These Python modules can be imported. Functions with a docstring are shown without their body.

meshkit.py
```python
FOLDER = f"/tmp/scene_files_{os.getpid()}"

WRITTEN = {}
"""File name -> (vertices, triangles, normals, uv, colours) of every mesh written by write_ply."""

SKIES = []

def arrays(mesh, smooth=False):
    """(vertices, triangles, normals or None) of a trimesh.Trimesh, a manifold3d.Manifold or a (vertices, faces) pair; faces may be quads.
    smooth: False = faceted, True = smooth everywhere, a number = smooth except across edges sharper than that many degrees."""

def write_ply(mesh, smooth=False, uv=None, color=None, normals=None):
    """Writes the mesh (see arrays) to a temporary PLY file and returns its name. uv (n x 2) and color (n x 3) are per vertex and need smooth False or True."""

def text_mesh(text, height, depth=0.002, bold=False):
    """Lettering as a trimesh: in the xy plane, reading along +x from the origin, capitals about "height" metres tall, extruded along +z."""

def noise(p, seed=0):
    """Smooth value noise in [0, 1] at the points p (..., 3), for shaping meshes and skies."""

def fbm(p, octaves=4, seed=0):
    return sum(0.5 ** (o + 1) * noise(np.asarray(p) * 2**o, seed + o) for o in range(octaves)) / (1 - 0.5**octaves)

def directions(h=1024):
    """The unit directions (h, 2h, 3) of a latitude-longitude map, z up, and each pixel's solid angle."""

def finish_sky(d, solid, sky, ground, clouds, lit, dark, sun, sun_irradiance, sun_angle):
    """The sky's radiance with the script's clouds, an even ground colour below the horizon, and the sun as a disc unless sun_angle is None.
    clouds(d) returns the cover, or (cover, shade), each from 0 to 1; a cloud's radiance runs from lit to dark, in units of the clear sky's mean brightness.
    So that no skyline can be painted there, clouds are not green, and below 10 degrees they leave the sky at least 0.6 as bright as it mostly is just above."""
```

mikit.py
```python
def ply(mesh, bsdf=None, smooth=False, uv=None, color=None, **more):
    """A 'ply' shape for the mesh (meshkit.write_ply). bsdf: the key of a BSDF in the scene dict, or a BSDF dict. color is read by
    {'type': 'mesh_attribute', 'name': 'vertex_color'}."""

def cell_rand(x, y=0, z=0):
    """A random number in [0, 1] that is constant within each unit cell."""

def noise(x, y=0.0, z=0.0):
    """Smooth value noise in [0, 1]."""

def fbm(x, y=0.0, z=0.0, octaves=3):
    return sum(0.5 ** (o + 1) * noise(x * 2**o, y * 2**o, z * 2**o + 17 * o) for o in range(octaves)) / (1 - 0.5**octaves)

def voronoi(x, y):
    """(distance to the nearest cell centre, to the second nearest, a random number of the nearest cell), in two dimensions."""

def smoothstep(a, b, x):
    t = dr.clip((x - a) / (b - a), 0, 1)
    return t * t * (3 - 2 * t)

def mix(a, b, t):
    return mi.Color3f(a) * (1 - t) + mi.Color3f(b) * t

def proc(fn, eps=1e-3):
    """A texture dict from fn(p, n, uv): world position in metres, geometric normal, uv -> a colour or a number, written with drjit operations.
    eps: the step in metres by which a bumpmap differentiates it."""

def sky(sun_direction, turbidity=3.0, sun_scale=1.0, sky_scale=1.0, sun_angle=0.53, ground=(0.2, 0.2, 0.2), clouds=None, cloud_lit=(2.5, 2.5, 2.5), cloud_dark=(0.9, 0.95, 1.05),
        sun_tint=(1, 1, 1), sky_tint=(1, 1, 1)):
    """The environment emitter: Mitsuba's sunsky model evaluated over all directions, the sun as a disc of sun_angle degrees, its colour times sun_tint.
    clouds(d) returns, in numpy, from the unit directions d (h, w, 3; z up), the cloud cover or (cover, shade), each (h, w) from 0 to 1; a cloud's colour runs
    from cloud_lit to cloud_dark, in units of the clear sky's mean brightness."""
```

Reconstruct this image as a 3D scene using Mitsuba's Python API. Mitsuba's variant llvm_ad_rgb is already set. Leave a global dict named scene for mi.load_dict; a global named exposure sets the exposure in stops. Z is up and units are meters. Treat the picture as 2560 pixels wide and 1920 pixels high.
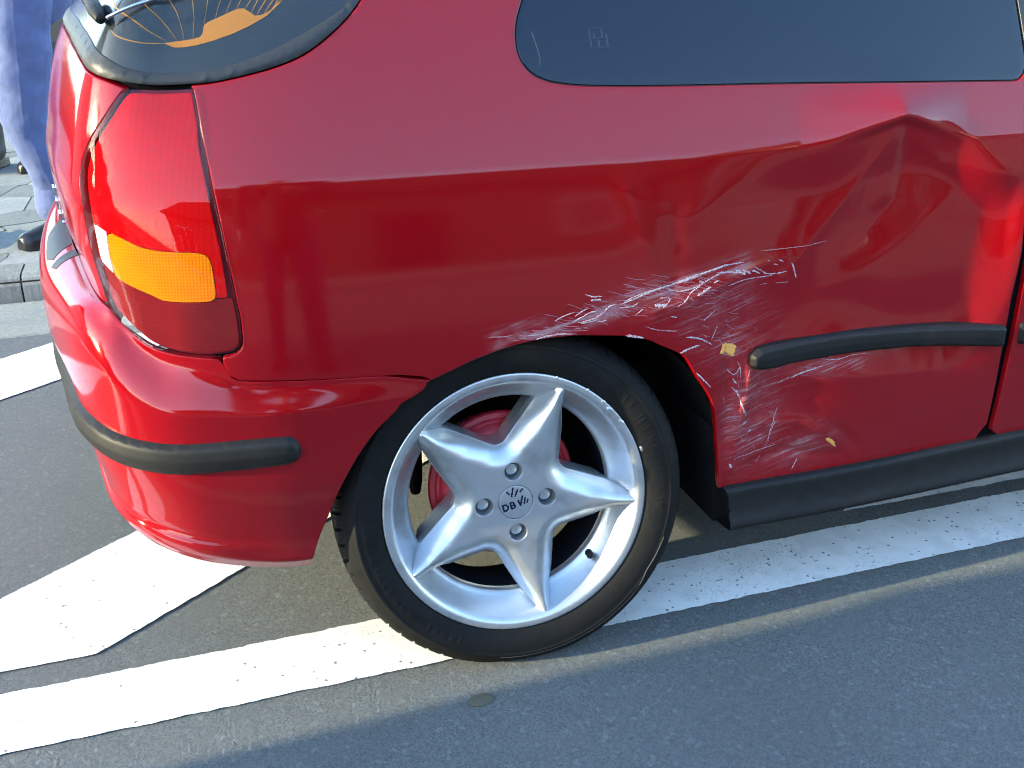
import math, random
import numpy as np, trimesh, manifold3d as m3, shapely, drjit as dr, mitsuba as mi
from shapely.geometry import Polygon, LineString, Point, MultiPolygon, box as sbox
from shapely import affinity
from scipy.interpolate import CubicSpline, PchipInterpolator, interp1d
from scipy.spatial import Delaunay, cKDTree
import mikit, meshkit
from mikit import proc, noise, fbm, voronoi, cell_rand, smoothstep, mix

T = mi.ScalarTransform4f
scene, labels = {}, {}
rng = np.random.default_rng(7)

# ------------------------------------------------------------------ camera, sky, exposure
# X runs along the car towards its front, Y across it (away from the photographer), Z up; the rear wheel's hub is near X = Y = 0
CAM = np.array([-0.40831, -1.26320, 1.04399])
RIGHT, DOWN, AHEAD = np.array([[0.95269289, -0.30389605, -0.00484271], [-0.1242156, -0.37476639, -0.91876038], [0.27739276, 0.87589802, -0.39478591]])
scene['camera'] = {'type': 'perspective', 'fov': math.degrees(2 * math.atan(1280 / 2484.72)), 'fov_axis': 'x', 'near_clip': 0.02, 'far_clip': 500.0,
                   'to_world': T().look_at(origin=CAM.tolist(), target=(CAM + AHEAD).tolist(), up=(-DOWN).tolist())}
SUN = np.array([-1.0, -0.020, math.tan(math.radians(14.0))])
scene['sky_light'] = mikit.sky(SUN, turbidity=3.0, sun_scale=1.0, sky_scale=2.7, sun_tint=(0.80, 1.04, 1.40), sky_tint=(0.94, 0.98, 1.08))
exposure = 3.98

# ------------------------------------------------------------------ the car's surfaces
# <surf>
_P = [(3.3, 0.0), (2.2, 0.0), (1.6, 0.0), (1.0, 0.0), (0.5, 0), (0.1, 0), (-.1, 0), (-.2, 0.0002), (-.30, .002), (-.38, .009), (-.45, .027), (-.503, .058), (-.538, .102), (-.5585, .165), (-.584, .30), (-.609, .475), (-.631, .66), (-.640, .85)]
_P = np.array(_P + [(x, 1.7 - y) for x, y in _P[-2::-1]])
_PB = [(0.1, 0.004), (-.05, 0.001), (-.12, -.001), (-.2, -.005), (-.26, -.0085), (-.33, -.0105), (-.38, -.006), (-.43, .001), (-.48, .0125), (-.526, .036), (-.560, .067), (-.586, .112), (-.607, .170), (-.628, .246), (-.646, .318), (-.667, .42), (-.684, .56), (-.693, .70), (-.696, .85)]
_PB = np.array(_PB + [(x, 1.7 - y) for x, y in _PB[-2::-1]])

def by_length(P, start):
    t = np.r_[0, np.cumsum(np.hypot(*np.diff(P, axis=0).T))]
    Q = CubicSpline(t, P)(np.linspace(0, t[-1], 6000))
    u = np.r_[0, np.cumsum(np.hypot(*np.diff(Q, axis=0).T))] - start
    return interp1d(u, Q, axis=0, fill_value='extrapolate'), u[-1]

PLAN, _end = by_length(_P, 3.3)
UMID = (_end - 3.3) / 2                      # the middle of the tail
BPLAN, _endb = by_length(_PB, 0.1)
UBMID = (_endb - 0.1) / 2

def inward(F, u, e=1.5e-3):
    d = F(u + e) - F(u - e)
    d = d / np.linalg.norm(d, axis=-1, keepdims=True)
    return np.stack([d[..., 1], -d[..., 0]], -1)

_sl = np.array([(.1, -.16), (.22, -.09), (.35, -.02), (.45, 0), (.55, .035), (.65, .12), (.755, .195), (.7785, .215), (.7825, .41), (.88, .46), (.95, .50), (1.1, .54), (1.22, .62), (1.28, 1.0), (1.31, 2.0), (1.335, 5)])
_z = np.linspace(.1, 1.335, 1500)
_s = np.interp(_z, *_sl.T)
_o = np.r_[0, np.cumsum((_s[1:] + _s[:-1]) / 2 * np.diff(_z))]
_o -= np.interp(.42, _z, _o)
_rear = PchipInterpolator([.1, .4, .6, .64, .70, .75, .8, .85, .9, .95, 1.0, 1.1, 1.2, 1.3, 1.34], [.02, 0, 0, -.004, -.016, -.018, -.008, .004, .02, .044, .078, .165, .27, .39, .49])

def sstep(a, b, x):
    t = np.clip((x - a) / (b - a), 0, 1)
    return t * t * (3 - 2 * t)

def to_line(x, z, pts):
    """distance to a polyline in the x-z plane, position along it (0..1) and the side"""
    P = np.asarray(pts, float)
    best, along, side = np.full(x.shape, 9.0), np.zeros(x.shape), np.zeros(x.shape)
    L = np.r_[0, np.cumsum(np.hypot(*np.diff(P, axis=0).T))]
    for i in range(len(P) - 1):
        a, b = P[i], P[i + 1]
        d = b - a
        l2 = (d ** 2).sum()
        t = np.clip(((x - a[0]) * d[0] + (z - a[1]) * d[1]) / l2, 0, 1)
        rx, rz = x - a[0] - t * d[0], z - a[1] - t * d[1]
        r = np.hypot(rx, rz)
        m = r < best
        best = np.where(m, r, best)
        along = np.where(m, (L[i] + t * math.sqrt(l2)) / L[-1], along)
        side = np.where(m, np.sign(d[0] * rz - d[1] * rx), side)
    return best, along, side

# dent: the panel between the rear wheel and the door is pushed in, with folds running from the top of the crease to the wheel arch
FOLDS = [  # (line in x, z), height (+ in, - out), half width, roundness of its crest
    ([(.634, .815), (.60, .76), (.545, .70), (.49, .645), (.44, .585)], -.0100, .055, .0030),
    ([(.640, .808), (.655, .75), (.645, .69), (.60, .64)], .0055, .034, .006),
    ([(.66, .79), (.72, .742), (.80, .722), (.86, .718)], -.0042, .036, .005),
    ([(.172, .735), (.19, .69), (.21, .64), (.232, .585)], -.0016, .030, .008),
    ([(.172, .735), (.22, .712), (.265, .698), (.33, .728), (.42, .762)], -.0016, .030, .008),
    ([(.245, .70), (.24, .64), (.245, .585)], .0034, .030, .008),
    ([(.375, .475), (.387, .43), (.383, .38), (.374, .33), (.368, .27)], -.0095, .020, .003),
    ([(.335, .50), (.347, .455), (.354, .40), (.358, .33)], .0075, .016, .004),
    ([(.215, .560), (.27, .572), (.35, .598), (.44, .62)], -.0062, .030, .002),
    ([(.40, .345), (.50, .335), (.565, .30)], -.0050, .022, .004),
    ([(.42, .275), (.47, .287), (.52, .272), (.58, .262)], .0060, .018, .005),
    ([(.56, .32), (.585, .30), (.605, .275)], .0055, .016, .004),
    ([(.74, .69), (.67, .63), (.58, .58), (.50, .55)], -.0030, .050, .008),
    ([(.40, .44), (.47, .42), (.60, .405), (.74, .40)], -.0040, .030, .006),
]

def crease_shift(x):
    d = x - .632
    left = (1 - np.clip(-d / .18, 0, 1)) ** 1.2
    right = (1 - np.clip(d / .13, 0, 1) ** 1.35) ** 1.5
    return .040 * np.where(d < 0, left, right)

def dent(x, z):
    # a broad pushed-in floor that climbs back steeply to the door edge
    ramp = x - .20 * np.clip(z - .45, -.05, .25)
    d = .024 * sstep(.24, .50, x - .1 * (z - .55)) * (1 - sstep(.762, .872, ramp)) * sstep(.40, .56, z + .05 * sstep(.5, .7, x)) * (1 - sstep(.70, .80, z - .02 * sstep(.5, .6, x) + .085 * sstep(.70, .85, x)))
    d = d + .008 * np.exp(-((x - .60) / .10) ** 2 - ((z - .66) / .07) ** 2)
    d = d + .014 * np.exp(-((x - .44) / .085) ** 2 - ((z - .38) / .10) ** 2)
    under = crease_shift(x) + .782 - z
    d = d + .011 * sstep(.0, .018, under) * (1 - sstep(.02, .14, under)) * np.exp(-((x - .632) / .075) ** 2)
    for pts, h, w, e in FOLDS:
        near = (x > min(p[0] for p in pts) - 4 * w) & (x < max(p[0] for p in pts) + 4 * w) & (z > min(p[1] for p in pts) - 4 * w) & (z < max(p[1] for p in pts) + 4 * w)
        if near.any():
            r, t, _ = to_line(x[near], z[near], pts)
            d[near] += h * np.exp(-(np.sqrt(r * r + e * e) - e) / (w * .62)) * (1 - sstep(2.2 * w, 3.8 * w, r)) * (.35 + .65 * np.sin(math.pi * np.clip(t, .04, .96)) ** .6)
    n = meshkit.noise(np.stack([x * 30, z * 34, x * 0], -1), 3) - .5
    n2 = np.abs(meshkit.noise(np.stack([x * 60, z * 52, x * 0], -1), 8) - .5)
    d = d + (.0060 * n + .0050 * n2) * np.exp(-((x - .375) / .055) ** 2 - ((z - .37) / .12) ** 2)
    return d

_sl2 = np.array([(.1, -.16), (.22, -.09), (.35, -.02), (.45, 0), (.55, .035), (.65, .115), (.72, .185), (.78, .285), (.84, .41), (.90, .47), (1.335, .9)])
_o2 = np.interp(_z, *_sl2.T)
_o2 = np.r_[0, np.cumsum((_o2[1:] + _o2[:-1]) / 2 * np.diff(_z))]
_o2 -= np.interp(.56, _z, _o2) - np.interp(.56, _z, _o)

def S(u, z, out=0.0, prof=_o, dented=True):
    """the body: u along the outline (u = -X on the right flank), z the height, out the distance off the skin"""
    u, z = np.broadcast_arrays(np.asarray(u, float), np.asarray(z, float))
    n = inward(PLAN, u)
    w = n[..., 1] ** 2
    x = -u
    side = u < .6
    zz = z - np.where(side, crease_shift(np.where(side, x, 0)) * sstep(.60, .765, z) * (1 - sstep(.824, .872, z)), 0)
    o = np.interp(zz, _z, prof) * w + _rear(np.clip(z, .1, 1.34)) * (1 - w) - out
    if not dented:
        o = o + .011 * sstep(.36, .50, x) * (1 - sstep(.68, .86, x))
    near = (u > -.93) & (u < -.05) & (z < .9)
    if dented and near.any():
        o = o.copy()
        o[near] += dent(x[near], z[near]) * sstep(.897, .850, x[near]) * sstep(.06, .2, x[near])
    c = PLAN(u) + n * o[..., None]
    return np.concatenate([c, z[..., None]], -1)

_TOP = np.array([(.02, .002, .49), (-.126, .0, .497), (-.2, .0002, .512), (-.281, .002, .517), (-.36, .007, .523), (-.386, .011, .526), (-.397, .013, .533), (-.403, .015, .548), (-.410, .017, .559), (-.422, .02, .56), (-.457, .032, .564), (-.482, .045, .569), (-.501, .058, .578), (-.514, .071, .589), (-.528, .088, .602), (-.539, .105, .614), (-.556, .177, .617), (-.582, .318, .617), (-.612, .475, .617), (-.632, .66, .617), (-.64, .85, .617)])
_uu = np.linspace(-.1, UBMID, 3000)
_ut = np.array([_uu[np.argmin(np.hypot(*(BPLAN(_uu) - p[:2]).T))] for p in _TOP])
_ut = np.maximum.accumulate(_ut + np.arange(len(_ut)) * 1e-5)
_topf = PchipInterpolator(_ut, _TOP)
_soft = [i for i in range(len(_TOP)) if i not in (5, 6, 7, 8, 9, 15)]
_topsoft = PchipInterpolator(_ut[_soft], _TOP[_soft])

def B(u, v, out=0.0):
    """the rear bumper: u along its outline, v from 0 at its top edge down its face"""
    u, v = np.broadcast_arrays(np.asarray(u, float), np.asarray(v, float))
    mirror = u > UBMID
    u1 = np.where(mirror, 2 * UBMID - u, u)
    def point(u, v):
        uc = np.clip(u, _ut[0], UBMID)
        f = sstep(.0, .05, v)[..., None]
        top = _topf(uc) * (1 - f) + _topsoft(uc) * f
        n = inward(BPLAN, u)
        c = BPLAN(u)
        tail = sstep(.46, .66, u)
        ze = .468 + .035 * tail
        a = np.clip(v / .15, 0, 1)
        s1 = .45 * sstep(.12, .86, a) + .55 * np.clip((a - .16) / .62, 0, 1)
        s2 = np.sin(a * math.pi / 2) ** .9
        k = s1 * (1 - tail) + s2 * tail
        xy = top[..., :2] * (1 - k[..., None]) + c * k[..., None]
        zl = a * (1 - tail) + (1 - np.sqrt(np.maximum(1 - a ** 2.2, 0))) * tail
        z1 = top[..., 2] * (1 - zl) + ze * zl
        zb = .216 + .045 * sstep(.32, .62, u)
        b = np.clip((v - .15) / .25, 0, 1)
        z2 = ze + (zb - ze) * b
        h = z2 - zb                                         # height over the lower edge
        groove = np.exp(-((h - .047) / .005) ** 2) * sstep(.36, .46, u)
        inset = .020 * sstep(.17, .03, h) + .012 * sstep(.02, 0, h) + .004 * groove - .005 * np.exp(-((h - .034) / .010) ** 2) * sstep(.36, .46, u)
        inset = inset * sstep(.12, .3, u) + .014 * sstep(.66, .90, u) * sstep(.50, .44, z2)
        lo = (v > .15)
        z = np.where(lo, z2, z1)
        xy = np.where(lo[..., None], c + n * inset[..., None], xy)
        r = np.clip((v - .40) / .03, 0, 1)                  # the lower edge turns under
        xy = xy + n * (.016 * r)[..., None]
        z = z - .011 * r
        return np.concatenate([xy, z[..., None]], -1)
    P = point(u1, v)
    if np.any(out):
        e = 1e-3
        n = np.cross(point(u1 + e, v) - point(u1 - e, v), point(u1, v + e) - point(u1, v - e))
        n = n / np.maximum(np.linalg.norm(n, axis=-1, keepdims=True), 1e-12)
        P = P + n * np.asarray(out)[..., None]
    P[..., 1] = np.where(mirror, 1.7 - P[..., 1], P[..., 1])
    return P
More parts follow.
